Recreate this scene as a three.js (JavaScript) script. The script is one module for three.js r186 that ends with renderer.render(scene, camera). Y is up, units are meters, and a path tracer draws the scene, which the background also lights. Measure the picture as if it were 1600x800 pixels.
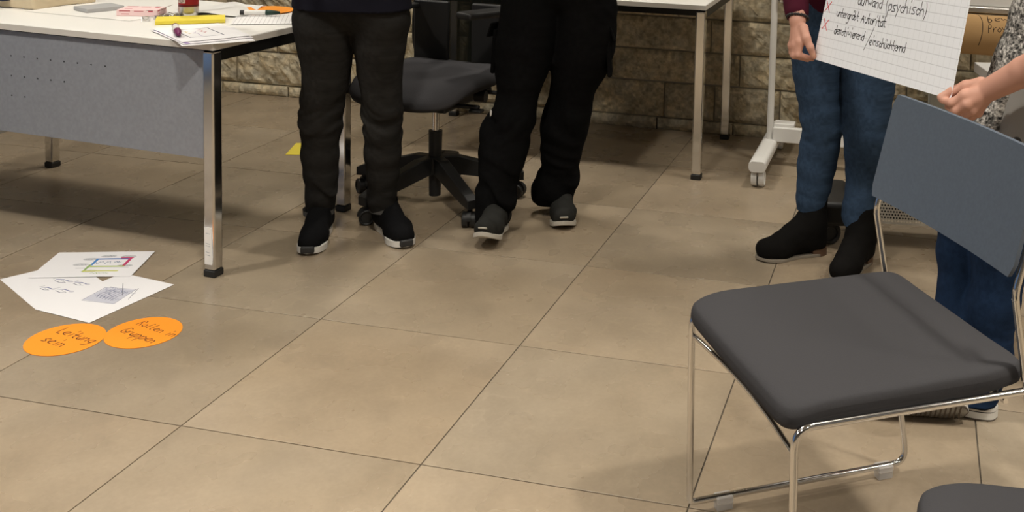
import * as THREE from 'three';
import { RoundedBoxGeometry } from 'three/addons/geometries/RoundedBoxGeometry.js';
import { mergeGeometries, mergeVertices } from 'three/addons/utils/BufferGeometryUtils.js';

// ---------- camera, sky, exposure ----------
const scene = new THREE.Scene();
const renderer = new THREE.WebGLRenderer({ antialias: true });
renderer.toneMapping = THREE.LinearToneMapping;
renderer.toneMappingExposure = 1.0;
renderer.shadowMap.enabled = true;
const CAM_H = 1.352;
const camera = new THREE.PerspectiveCamera(2 * Math.atan(400 / 1697.1) * 180 / Math.PI, 2, 0.05, 60);
camera.position.set(0, CAM_H, 0);
camera.rotation.set(-0.08422, 0.21754, 0.02927, 'YXZ');
camera.setViewOffset(1600, 800, 800 - 1060, 400 + 85.9, 1600, 800);   // the photograph is the lower part of a larger frame
scene.add(camera);
scene.background = new THREE.Color().setRGB(0.10, 0.17, 0.30);           // evening sky outside the glazing
const LAMP = { color: new THREE.Color().setRGB(1.0, 0.935, 0.83), power: 22.5, y: 2.79 };
const LAMP_SPOTS = [[-3.1, -4.05, 0.5], [-1.5, -4.05, 0.5], [0.1, -4.05, 0.5], [1.7, -4.05, 0.5], [-3.1, -1.7, 1.15], [-1.1, -1.7, 1.15], [0.9, -1.7, 1.15], [2.5, -1.7, 1.15], [-2.1, 0.7, 1.15], [0.0, 0.7, 1.15], [2.0, 0.7, 1.15]];   // x, z, dimming

// ---------- helpers ----------
let seed = 7;
const rnd = () => { seed = (seed + 0x6d2b79f5) | 0; let t = Math.imul(seed ^ (seed >>> 15), 1 | seed); t = (t + Math.imul(t ^ (t >>> 7), 61 | t)) ^ t; return ((t ^ (t >>> 14)) >>> 0) / 4294967296; };
const rr = (a, b) => a + (b - a) * rnd();
const lerp = (a, b, t) => a + (b - a) * t, clamp = (x, a, b) => Math.max(a, Math.min(b, x));
const sstep = (a, b, x) => { const t = clamp((x - a) / (b - a), 0, 1); return t * t * (3 - 2 * t); };
const V = (x, y, z) => new THREE.Vector3(x, y, z);
const hash3 = (x, y, z) => { let h = Math.imul(x, 374761393) ^ Math.imul(y, 668265263) ^ Math.imul(z, 2147483647 - 1274126177); h = Math.imul(h ^ (h >>> 13), 1274126177); return ((h ^ (h >>> 16)) >>> 0) / 4294967296; };
function noise(x, y, z = 0) {                                            // value noise, -1..1
  const ix = Math.floor(x), iy = Math.floor(y), iz = Math.floor(z); let fx = x - ix, fy = y - iy, fz = z - iz;
  fx = fx * fx * (3 - 2 * fx); fy = fy * fy * (3 - 2 * fy); fz = fz * fz * (3 - 2 * fz);
  const l = (k) => lerp(lerp(hash3(ix, iy, iz + k), hash3(ix + 1, iy, iz + k), fx), lerp(hash3(ix, iy + 1, iz + k), hash3(ix + 1, iy + 1, iz + k), fx), fy);
  return 2 * lerp(l(0), l(1), fz) - 1;
}
const fbm = (x, y, z, o = 4) => { let s = 0, a = 0.5; for (let i = 0; i < o; i++, a *= 0.5, x *= 2.03, y *= 2.03, z *= 2.03) s += a * noise(x, y, z); return s; };
const taken = new Map();
const numbered = (n) => { const k = taken.get(n) ?? 0; taken.set(n, k + 1); return k ? n + '_' + String(k).padStart(3, '0') : n; };
const shade = (o) => { o.castShadow = true; o.receiveShadow = true; return o; };
function mesh(name, geo, mat, parent) { const m = shade(new THREE.Mesh(geo, mat)); m.name = parent ? name : numbered(name); (parent ?? scene).add(m); return m; }
function thing(name, label, category, pos = [0, 0, 0], turn = 0, group) {
  const o = new THREE.Group(); o.name = numbered(name); o.position.set(...pos); o.rotation.y = turn; o.userData = { label, category };
  if (group) o.userData.group = group; scene.add(o); return o;
}
function tag(o, label, category, group) { o.userData = { label, category }; if (group) o.userData.group = group; return o; }
function struct(name, label, parentless = true) { const o = new THREE.Group(); o.name = name; o.userData = { kind: 'structure', label, category: name.split('_')[0] }; scene.add(o); return o; }
const std = (color, roughness = 0.6, metalness = 0, extra = {}) => new THREE.MeshStandardMaterial({ color, roughness, metalness, ...extra });
const phys = (o) => new THREE.MeshPhysicalMaterial(o);
const cloth = (color, extra = {}) => new THREE.MeshPhysicalMaterial({ color, roughness: 0.95, specularIntensity: 0.15, ...extra });
const lin = (r, g, b) => new THREE.Color().setRGB(r, g, b);
const at = (g, x = 0, y = 0, z = 0, rx = 0, ry = 0, rz = 0) => g.applyMatrix4(new THREE.Matrix4().compose(V(x, y, z), new THREE.Quaternion().setFromEuler(new THREE.Euler(rx, ry, rz)), V(1, 1, 1)));
const box = (w, h, d, x = 0, y = 0, z = 0) => new THREE.BoxGeometry(w, h, d).translate(x, y, z);
const rbox = (w, h, d, r = 0.003, s = 2) => new RoundedBoxGeometry(w, h, d, s, r);
const merge = (l) => mergeGeometries(l.map((g) => (g.index ? g.toNonIndexed() : g)).map((g) => { for (const k of Object.keys(g.attributes)) if (!['position', 'normal', 'uv'].includes(k)) g.deleteAttribute(k); return g; }));
function tube(pts, r, seg = 40, rad = 10, closed = false, tension = 0.5) { return new THREE.TubeGeometry(new THREE.CatmullRomCurve3(pts, closed, 'catmullrom', tension), seg, r, rad, closed); }
function bentTube(pts, bend, r, rad = 10) {                              // polyline with rounded corners, swept
  const path = new THREE.CurvePath(); let prev = pts[0];
  for (let i = 1; i < pts.length; i++) {
    if (i === pts.length - 1) { path.add(new THREE.LineCurve3(prev, pts[i])); break; }
    const a = pts[i - 1], b = pts[i], c = pts[i + 1], bd = Array.isArray(bend) ? bend[i - 1] : bend;
    const p = b.clone().add(a.clone().sub(b).setLength(bd)), q = b.clone().add(c.clone().sub(b).setLength(bd));
    path.add(new THREE.LineCurve3(prev, p)); path.add(new THREE.QuadraticBezierCurve3(p, b, q)); prev = q;
  }
  const all = []; for (const c of path.curves) { const n = c.isLineCurve3 ? 1 : 6; for (let k = 0; k < n; k++) all.push(c.getPoint(k / n)); } all.push(pts[pts.length - 1].clone());
  return sweep(all, r, rad);
}
function sweep(pts, r, rad = 10) {                                       // circular sweep along given points (parallel frames), with end caps
  const P = [], N = [], U = [], I = []; let n = null, len = 0; const m = pts.length;
  const tan = pts.map((p, i) => pts[Math.min(i + 1, m - 1)].clone().sub(pts[Math.max(i - 1, 0)]).normalize());
  for (let i = 0; i < m; i++) {
    const t = tan[i]; if (!n) n = Math.abs(t.y) < 0.9 ? V(0, 1, 0) : V(1, 0, 0);
    n = n.clone().sub(t.clone().multiplyScalar(n.dot(t))).normalize(); const b = t.clone().cross(n);
    if (i) len += pts[i].distanceTo(pts[i - 1]);
    const R = typeof r === 'function' ? r(i / (m - 1)) : r;
    for (let k = 0; k <= rad; k++) { const a = k / rad * 2 * Math.PI, d = n.clone().multiplyScalar(Math.cos(a)).add(b.clone().multiplyScalar(Math.sin(a))); P.push(pts[i].x + d.x * R, pts[i].y + d.y * R, pts[i].z + d.z * R); N.push(d.x, d.y, d.z); U.push(k / rad * 2 * Math.PI * R, len); }
  }
  for (let i = 0; i < m - 1; i++) for (let k = 0; k < rad; k++) { const a = i * (rad + 1) + k, b = a + rad + 1; I.push(a, a + 1, b, b, a + 1, b + 1); }
  for (const [i, s] of [[0, -1], [m - 1, 1]]) { const c = P.length / 3, t = tan[i]; P.push(pts[i].x, pts[i].y, pts[i].z); N.push(t.x * s, t.y * s, t.z * s); U.push(0, 0);
    for (let k = 0; k <= rad; k++) { const j = (i * (rad + 1) + k) * 3; P.push(P[j], P[j + 1], P[j + 2]); N.push(t.x * s, t.y * s, t.z * s); U.push(0, 0); }
    for (let k = 0; k < rad; k++) s > 0 ? I.push(c, c + 1 + k, c + 2 + k) : I.push(c, c + 2 + k, c + 1 + k); }
  const g = new THREE.BufferGeometry(); g.setAttribute('position', new THREE.Float32BufferAttribute(P, 3)); g.setAttribute('normal', new THREE.Float32BufferAttribute(N, 3)); g.setAttribute('uv', new THREE.Float32BufferAttribute(U, 2)); g.setIndex(I); return g;
}
function extr(pts, depth, bevel = 0, curveSegments = 8) {                // pts: Shape or [[x,y]...]; extruded along z from 0
  let s = pts; if (Array.isArray(pts)) { s = new THREE.Shape(); pts.forEach(([x, y], i) => (i ? s.lineTo(x, y) : s.moveTo(x, y))); }
  return new THREE.ExtrudeGeometry(s, { depth, bevelEnabled: bevel > 0, bevelThickness: bevel, bevelSize: bevel, bevelSegments: 2, curveSegments });
}
function roundRect(w, h, r) { const s = new THREE.Shape(), x = -w / 2, y = -h / 2; s.moveTo(x + r, y); s.lineTo(x + w - r, y); s.quadraticCurveTo(x + w, y, x + w, y + r); s.lineTo(x + w, y + h - r); s.quadraticCurveTo(x + w, y + h, x + w - r, y + h); s.lineTo(x + r, y + h); s.quadraticCurveTo(x, y + h, x, y + h - r); s.lineTo(x, y + r); s.quadraticCurveTo(x, y, x + r, y); return s; }
// pad: stacked rings of a rounded-rectangle outline; rings = [[inset, y]...] from the middle of the underside round to the middle of the top
function pad(w, d, corner, rings, warp, n = 64) {
  const P = [], U = [], I = [];
  for (const [ins, y] of rings) for (let k = 0; k <= n; k++) {
    const a = ((k % n) + 0.25) / n * 2 * Math.PI, c = Math.cos(a), s = Math.sin(a), e = 2 / corner, hw = w / 2 * (1 - ins), hd = d / 2 * (1 - ins);
    let x = hw * Math.sign(c) * Math.pow(Math.abs(c), e), z = hd * Math.sign(s) * Math.pow(Math.abs(s), e), yy = y;
    if (warp) [x, yy, z] = warp(x, y, z); P.push(x, yy, z); U.push(x, z + (y < rings[rings.length - 1][1] - 0.02 ? y : 0));
  }
  for (let i = 0; i < rings.length - 1; i++) for (let k = 0; k < n; k++) { const a = i * (n + 1) + k, b = a + n + 1; I.push(a, b, a + 1, b, b + 1, a + 1); }
  const g = new THREE.BufferGeometry(); g.setAttribute('position', new THREE.Float32BufferAttribute(P, 3)); g.setAttribute('uv', new THREE.Float32BufferAttribute(U, 2)); g.setIndex(I);
  const m = mergeVertices(g.clone().deleteAttribute('uv'), 1e-5); m.computeVertexNormals();
  const nm = new Map(), mp = m.attributes.position, mn = m.attributes.normal; for (let i = 0; i < mp.count; i++) nm.set([mp.getX(i), mp.getY(i), mp.getZ(i)].map((v) => Math.round(v * 1e4)).join(), i);
  g.computeVertexNormals(); const gn = g.attributes.normal, gp = g.attributes.position; for (let i = 0; i < gp.count; i++) { const j = nm.get([gp.getX(i), gp.getY(i), gp.getZ(i)].map((v) => Math.round(v * 1e4)).join()); if (j !== undefined) gn.setXYZ(i, mn.getX(j), mn.getY(j), mn.getZ(j)); }
  return g;
}
// surface of a distance field: naive surface nets on a grid, skipping blocks far from the surface
function netMesh(f, lo, hi, h) {
  const n = [0, 1, 2].map((i) => Math.ceil((hi[i] - lo[i]) / h) + 1), [nx, ny, nz] = n, B = 4, val = new Float32Array(nx * ny * nz), diag = B * h * 0.95;
  for (let bz = 0; bz < nz; bz += B) for (let by = 0; by < ny; by += B) for (let bx = 0; bx < nx; bx += B) {
    const c = f(lo[0] + (bx + 1.5) * h, lo[1] + (by + 1.5) * h, lo[2] + (bz + 1.5) * h), far = Math.abs(c) > diag + 0.006;
    for (let z = bz; z < Math.min(bz + B, nz); z++) for (let y = by; y < Math.min(by + B, ny); y++) for (let x = bx; x < Math.min(bx + B, nx); x++) val[x + nx * (y + ny * z)] = far ? c : f(lo[0] + x * h, lo[1] + y * h, lo[2] + z * h);
  }
  const id = new Int32Array(nx * ny * nz).fill(-1), P = [], N = [], U = [], I = [], off = [0, 1, nx, nx + 1, nx * ny, nx * ny + 1, nx * ny + nx, nx * ny + nx + 1];
  const E = [[0, 1], [2, 3], [4, 5], [6, 7], [0, 2], [1, 3], [4, 6], [5, 7], [0, 4], [1, 5], [2, 6], [3, 7]];
  for (let z = 0; z < nz - 1; z++) for (let y = 0; y < ny - 1; y++) for (let x = 0; x < nx - 1; x++) {
    const b = x + nx * (y + ny * z); let m = 0; for (let k = 0; k < 8; k++) if (val[b + off[k]] < 0) m |= 1 << k;
    if (m === 0 || m === 255) continue; let sx = 0, sy = 0, sz = 0, c = 0;
    for (const [p, q] of E) { const vp = val[b + off[p]], vq = val[b + off[q]]; if ((vp < 0) === (vq < 0)) continue; const t = vp / (vp - vq); sx += (p & 1) + t * ((q & 1) - (p & 1)); sy += (p >> 1 & 1) + t * ((q >> 1 & 1) - (p >> 1 & 1)); sz += (p >> 2) + t * ((q >> 2) - (p >> 2)); c++; }
    const X = lo[0] + (x + sx / c) * h, Y = lo[1] + (y + sy / c) * h, Z = lo[2] + (z + sz / c) * h, e = h * 0.6;
    let gx = f(X + e, Y, Z) - f(X - e, Y, Z), gy = f(X, Y + e, Z) - f(X, Y - e, Z), gz = f(X, Y, Z + e) - f(X, Y, Z - e); const l = Math.hypot(gx, gy, gz) || 1;
    id[b] = P.length / 3; P.push(X, Y, Z); N.push(gx / l, gy / l, gz / l); U.push(X + Z * 0.8, Y);
  }
  for (let z = 1; z < nz - 1; z++) for (let y = 1; y < ny - 1; y++) for (let x = 1; x < nx - 1; x++) {
    const b = x + nx * (y + ny * z), s = val[b] < 0;
    for (const [d, u, v] of [[1, nx, nx * ny], [nx, nx * ny, 1], [nx * ny, 1, nx]]) {
      if ((val[b + d] < 0) === s) continue; const q = [id[b], id[b - u], id[b - u - v], id[b - v]]; if (q.some((k) => k < 0)) continue;
      s ? I.push(q[0], q[1], q[2], q[0], q[2], q[3]) : I.push(q[0], q[2], q[1], q[0], q[3], q[2]);
    }
  }
  const g = new THREE.BufferGeometry(); g.setAttribute('position', new THREE.Float32BufferAttribute(P, 3)); g.setAttribute('normal', new THREE.Float32BufferAttribute(N, 3)); g.setAttribute('uv', new THREE.Float32BufferAttribute(U, 2)); g.setIndex(I); return g;
}
// cones: [ax,ay,az,ra,bx,by,bz,rb]; smooth union
const chain = (l) => l.slice(1).map((b, i) => [...l[i], ...b]);
function field(cones, k = 0.03) {
  return (x, y, z) => {
    let d = 1e3;
    for (const c of cones) {
      const ux = c[4] - c[0], uy = c[5] - c[1], uz = c[6] - c[2], t = clamp(((x - c[0]) * ux + (y - c[1]) * uy + (z - c[2]) * uz) / (ux * ux + uy * uy + uz * uz + 1e-9), 0, 1);
      const e = Math.hypot(x - c[0] - ux * t, y - c[1] - uy * t, z - c[2] - uz * t) - lerp(c[3], c[7], t);
      const h = Math.max(k - Math.abs(d - e), 0) / k; d = Math.min(d, e) - h * h * k * 0.25;
    }
    return d;
  };
}
const bounds = (cones, m = 0.03) => { const lo = [9, 9, 9], hi = [-9, -9, -9]; for (const c of cones) for (const o of [0, 4]) for (let i = 0; i < 3; i++) { lo[i] = Math.min(lo[i], c[o + i] - c[o + 3] - m); hi[i] = Math.max(hi[i], c[o + i] + c[o + 3] + m); } return [lo, hi]; };

// ---------- textures ----------
function dataTex(n, fn, srgb = true, rep = 1) {                          // fn(u, v) -> [r, g, b] 0..255
  const d = new Uint8Array(n * n * 4); for (let y = 0; y < n; y++) for (let x = 0; x < n; x++) { const c = fn(x / n, y / n), i = (y * n + x) * 4; d[i] = clamp(c[0], 0, 255); d[i + 1] = clamp(c[1], 0, 255); d[i + 2] = clamp(c[2], 0, 255); d[i + 3] = 255; }
  const t = new THREE.DataTexture(d, n, n); t.magFilter = THREE.LinearFilter; t.wrapS = t.wrapT = THREE.RepeatWrapping; t.repeat.set(rep, rep); if (srgb) t.colorSpace = THREE.SRGBColorSpace; t.needsUpdate = true; return t;
}
function pnoise(x, y, n, sd) { const ix = Math.floor(x), iy = Math.floor(y); let fx = x - ix, fy = y - iy; fx = fx * fx * fx * (fx * (fx * 6 - 15) + 10); fy = fy * fy * fy * (fy * (fy * 6 - 15) + 10); const h = (a, b) => hash3(((ix + a) % n + n) % n, ((iy + b) % n + n) % n, sd); return 2 * lerp(lerp(h(0, 0), h(1, 0), fx), lerp(h(0, 1), h(1, 1), fx), fy) - 1; }
const wrapF = (u, v, s, o, sd) => { let t = 0, a = 0.6, n = Math.max(2, Math.round(s)); for (let i = 0; i < o; i++, a *= 0.5, n *= 2) t += a * pnoise(u * n, v * n, n, sd + i * 13); return t; };   // repeats without a seam
function canvasTex(w, h, draw) { const c = document.createElement('canvas'); c.width = w; c.height = h; const x = c.getContext('2d'); draw(x, w, h); const t = new THREE.CanvasTexture(c); t.colorSpace = THREE.SRGBColorSpace; t.anisotropy = 8; return t; }
// a pen: handwriting as strokes. Digits are x (0-9, tenths) and y (3 = base line, 6 = x height, 9 = ascender, 0 = descender)
const PEN = { a: '66 36 15 14 33 53 65|66 64 73', b: '19 13 33 54 55 36 15', c: '65 46 25 14 33 53 64', d: '66 36 15 14 33 53 65|69 63', e: '14 65 66 36 15 14 33 63', f: '69 49 38 33|16 56', g: '66 36 15 14 33 53 65|66 61 40 10', h: '19 13|15 36 56 63', i: '36 33|38 39', k: '19 13|66 14 63', l: '29 23 43', m: '16 13|15 26 36 33|35 56 66 63', n: '16 13|15 36 56 63', o: '46 25 14 33 53 64 65 46', p: '16 10|15 36 56 65 64 43 13', r: '16 13|14 36 56', s: '66 36 15 54 53 13', t: '29 24 43 53|06 56', u: '16 14 33 53 65|66 63', v: '16 33 66', w: '06 23 45 63 86', y: '16 34|66 20', A: '03 39 63|15 55', L: '19 13 63', R: '13 19 49 58 56 16|36 63', G: '68 49 28 15 14 33 53 65 45', E: '69 19 13 63|16 56', P: '13 19 49 58 56 16', '(': '49 27 24 41', ')': '19 37 34 11', '/': '10 79', 'ä': '66 36 15 14 33 53 65|66 64 73|38 39|58 59', 'ü': '16 14 33 53 65|66 63|28 29|58 59' };
function write(x, text, px, py, size, { color = '#15151c', width = 0.1, turn = 0, slant = 0.12, gap = 0.62, jit = 0.05 } = {}) {
  x.save(); x.translate(px, py); x.rotate(turn); x.strokeStyle = color; x.lineWidth = size * width; x.lineCap = x.lineJoin = 'round'; let cx = 0; const s = size / 6;
  for (const ch of text) {
    const g = PEN[ch]; const jy = rr(-jit, jit) * size, sc = 1 + rr(-jit, jit);
    if (g) for (const st of g.split('|')) {
      const p = st.split(' ').map((q) => { const yy = (+q[1] - 3) * s * sc; return [cx + +q[0] * size * 0.09 * sc + yy * slant, -yy + jy]; }); x.beginPath(); x.moveTo(...p[0]);
      for (let i = 1; i < p.length - 1; i++) x.quadraticCurveTo(p[i][0], p[i][1], (p[i][0] + p[i + 1][0]) / 2, (p[i][1] + p[i + 1][1]) / 2); x.lineTo(...p[p.length - 1]); x.stroke();
    }
    cx += size * (g ? gap * ('ilrt()/'.includes(ch) ? 0.8 : 'mw'.includes(ch) ? 1.25 : 1) : 0.5);
  }
  x.restore(); return cx;
}
const cross = (x, cx, cy, s, col) => { x.strokeStyle = col; x.lineWidth = s * 0.2; x.lineCap = 'round'; x.beginPath(); x.moveTo(cx - s * 0.85, cy - s); x.lineTo(cx + s * 0.9, cy + s); x.moveTo(cx + s, cy - s * 0.95); x.lineTo(cx - s * 0.9, cy + s * 0.9); x.stroke(); };

const grain = dataTex(256, (u, v) => { const g = 240 + 12 * wrapF(u, v, 120, 2, 3); return [g, g, g]; });
const tileTex = dataTex(1024, (u, v) => {
  const big = wrapF(u, v, 3, 4, 11), warp = 0.03 * wrapF(u, v, 7, 3, 41), mid = wrapF(u + warp, v - warp, 14, 5, 5), fine = wrapF(u, v, 170, 2, 31), wisp = Math.pow(Math.max(0, 1 - Math.abs(wrapF(u + warp, v + warp, 20, 4, 61)) * 5), 2) * Math.max(0, wrapF(u, v, 5, 2, 71));
  const k = 1 + 0.055 * big + 0.05 * mid + 0.03 * fine + 0.10 * wisp; return [150 * k, 135.5 * k * (1 + 0.012 * big), 115.5 * k * (1 + 0.03 * big)];
});
const tileRough = dataTex(512, (u, v) => { const k = 120 + 34 * wrapF(u, v, 10, 4, 17); return [k, k, k]; }, false);
const clothBump = dataTex(256, (u, v) => { const k = 128 + 50 * Math.sin(u * 2 * Math.PI * 64) * Math.sin(v * 2 * Math.PI * 64) + 60 * wrapF(u, v, 60, 2, 9); return [k, k, k]; }, false, 8);
const twill = dataTex(256, (u, v) => { const k = 232 + 14 * Math.sin((u + v) * 2 * Math.PI * 48) + 26 * wrapF(u, v, 18, 4, 14); return [k, k, k]; }, true, 6);
const stoneTex = dataTex(512, (u, v) => { const a = wrapF(u, v, 8, 4, 21), b = wrapF(u, v, 40, 4, 8), c = wrapF(u, v, 14, 3, 77), k = 1 + 0.14 * a + 0.20 * b; return [197 * k * (1 + 0.03 * c), 187 * k, 164 * k * (1 - 0.05 * c)]; });
const knit = dataTex(256, (u, v) => { const a = wrapF(u, v, 30, 3, 4), b = wrapF(u, v, 70, 2, 9), k = 148 + 120 * a + 110 * b; return [k, k * 0.985, k * 0.96]; }, true, 4);

// ---------- materials ----------
const M = {
  chrome: std(lin(0.72, 0.71, 0.69), 0.12, 1), chromeSoft: std(lin(0.62, 0.60, 0.57), 0.26, 1), blackPlastic: std(lin(0.012, 0.012, 0.012), 0.5), blackMatte: std(lin(0.014, 0.014, 0.014), 0.8),
  tabletop: phys({ color: lin(0.88, 0.87, 0.83), roughness: 0.38 }), tableEdge: std(lin(0.62, 0.59, 0.54), 0.5), panelGrey: std(lin(0.30, 0.315, 0.35), 0.5, 0.1, { map: grain }), darkSteel: std(lin(0.01, 0.01, 0.01), 0.4, 0.2),
  seatCloth: cloth(lin(0.047, 0.046, 0.049), { bumpMap: clothBump, bumpScale: 0.0006 }), backPlastic: std(lin(0.092, 0.116, 0.152), 0.55, 0, { map: grain }),
  blackCloth: cloth(lin(0.008, 0.008, 0.008)),
  white: std(lin(0.78, 0.77, 0.74), 0.4), whiteSoft: std(lin(0.76, 0.75, 0.72), 0.75), paper: std(lin(0.83, 0.83, 0.84), 0.9), clear: phys({ color: lin(0.88, 0.87, 0.86), roughness: 0.35, transmission: 0.75, thickness: 0, ior: 1.46 }),
  plaster: std(lin(0.30, 0.28, 0.25), 0.9), joint: std(lin(0.085, 0.070, 0.052), 0.9), mortar: std(lin(0.36, 0.33, 0.27), 0.95),
  stones: [lin(0.92, 0.90, 0.86), lin(0.82, 0.80, 0.74), lin(1.0, 0.97, 0.90), lin(0.88, 0.84, 0.76)].map((c) => std(c, 0.95, 0, { map: stoneTex })),
  tiles: [lin(1, 1, 1), lin(0.965, 0.97, 0.975), lin(1.03, 1.015, 1.0)].map((c) => std(c, 0.62, 0, { map: tileTex, roughnessMap: tileRough })),
  yellow: std(lin(0.80, 0.66, 0.07), 0.85), orange: std(lin(0.86, 0.30, 0.02), 0.85), skin: phys({ color: lin(0.56, 0.29, 0.21), roughness: 0.55, sheen: 0.3, sheenRoughness: 0.6 }), skin2: phys({ color: lin(0.52, 0.27, 0.18), roughness: 0.55, sheen: 0.3, sheenRoughness: 0.6 }), nail: std(lin(0.62, 0.36, 0.24), 0.35),
  denimBlack: cloth(lin(0.026, 0.025, 0.0235), { map: twill, specularIntensity: 0.08 }), cottonBlack: cloth(lin(0.0066, 0.0066, 0.0068), { map: twill, specularIntensity: 0.06 }), denimBlue: cloth(lin(0.042, 0.073, 0.128), { map: twill }), denimNavy: cloth(lin(0.012, 0.026, 0.060), { map: twill }),
  hemGrey: cloth(lin(0.11, 0.106, 0.10), { map: twill }), navyKnit: cloth(lin(0.010, 0.010, 0.016)), burgundy: cloth(lin(0.06, 0.010, 0.020)), blackShirt: cloth(lin(0.008, 0.008, 0.009)), greyKnit: std(lin(0.72, 0.72, 0.71), 1, 0, { map: knit }), greyShirt: std(lin(0.30, 0.295, 0.28), 0.9),
  shoeBlack: cloth(lin(0.006, 0.006, 0.0065), { bumpMap: clothBump, bumpScale: 0.0005 }), shoeGrey: cloth(lin(0.024, 0.024, 0.022), { bumpMap: clothBump, bumpScale: 0.0006 }), soleWhite: std(lin(0.62, 0.60, 0.55), 0.7), soleTan: std(lin(0.45, 0.42, 0.36), 0.75), rubber: std(lin(0.02, 0.02, 0.02), 0.6), suede: cloth(lin(0.007, 0.0065, 0.006)), soleBoot: std(lin(0.21, 0.18, 0.14), 0.75), heelBrown: std(lin(0.10, 0.055, 0.03), 0.6), treadBrown: std(lin(0.095, 0.075, 0.055), 0.8),
  hair: std(lin(0.05, 0.03, 0.018), 0.7), eye: std(lin(0.7, 0.7, 0.68), 0.3), mouth: std(lin(0.35, 0.12, 0.10), 0.6),
};

// ---------- the room ----------
const GX0 = -2.2101, GZ0 = -2.1089, X_MIN = GX0 - 1.8, X_MAX = GX0 + 5.4, Z_MIN = GZ0 - 3.0, Z_MAX = GZ0 + 5.4, CEIL = 2.8;
{
  const floor = struct('floor', 'taupe square stoneware floor tiles with thin dark joints');
  const bed = mesh('joint_bed', box(X_MAX - X_MIN + 0.3, 0.1, Z_MAX - Z_MIN + 0.3, (X_MIN + X_MAX) / 2, -0.0525, (Z_MIN + Z_MAX) / 2), M.joint, floor); bed.receiveShadow = true;
  const variants = [];
  for (let k = 0; k < 10; k++) {
    const g = new RoundedBoxGeometry(0.5968, 0.012, 0.5968, 1, 0.0008), p = g.attributes.position, uv = g.attributes.uv, ox = rnd(), oz = rnd(), turn = k % 2;
    for (let i = 0; i < p.count; i++) { const a = p.getX(i) / 1.3 + ox, b = p.getZ(i) / 1.3 + oz; uv.setXY(i, turn ? b : a, turn ? a : b); } variants.push(g);
  }
  for (let x = X_MIN + 0.3; x < X_MAX; x += 0.6) for (let z = Z_MIN + 0.3; z < Z_MAX; z += 0.6) { const t = mesh('tile', variants[Math.floor(rnd() * 10)], M.tiles[Math.floor(rnd() * 3)], floor); t.position.set(x, -0.006, z); }
}
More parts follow.
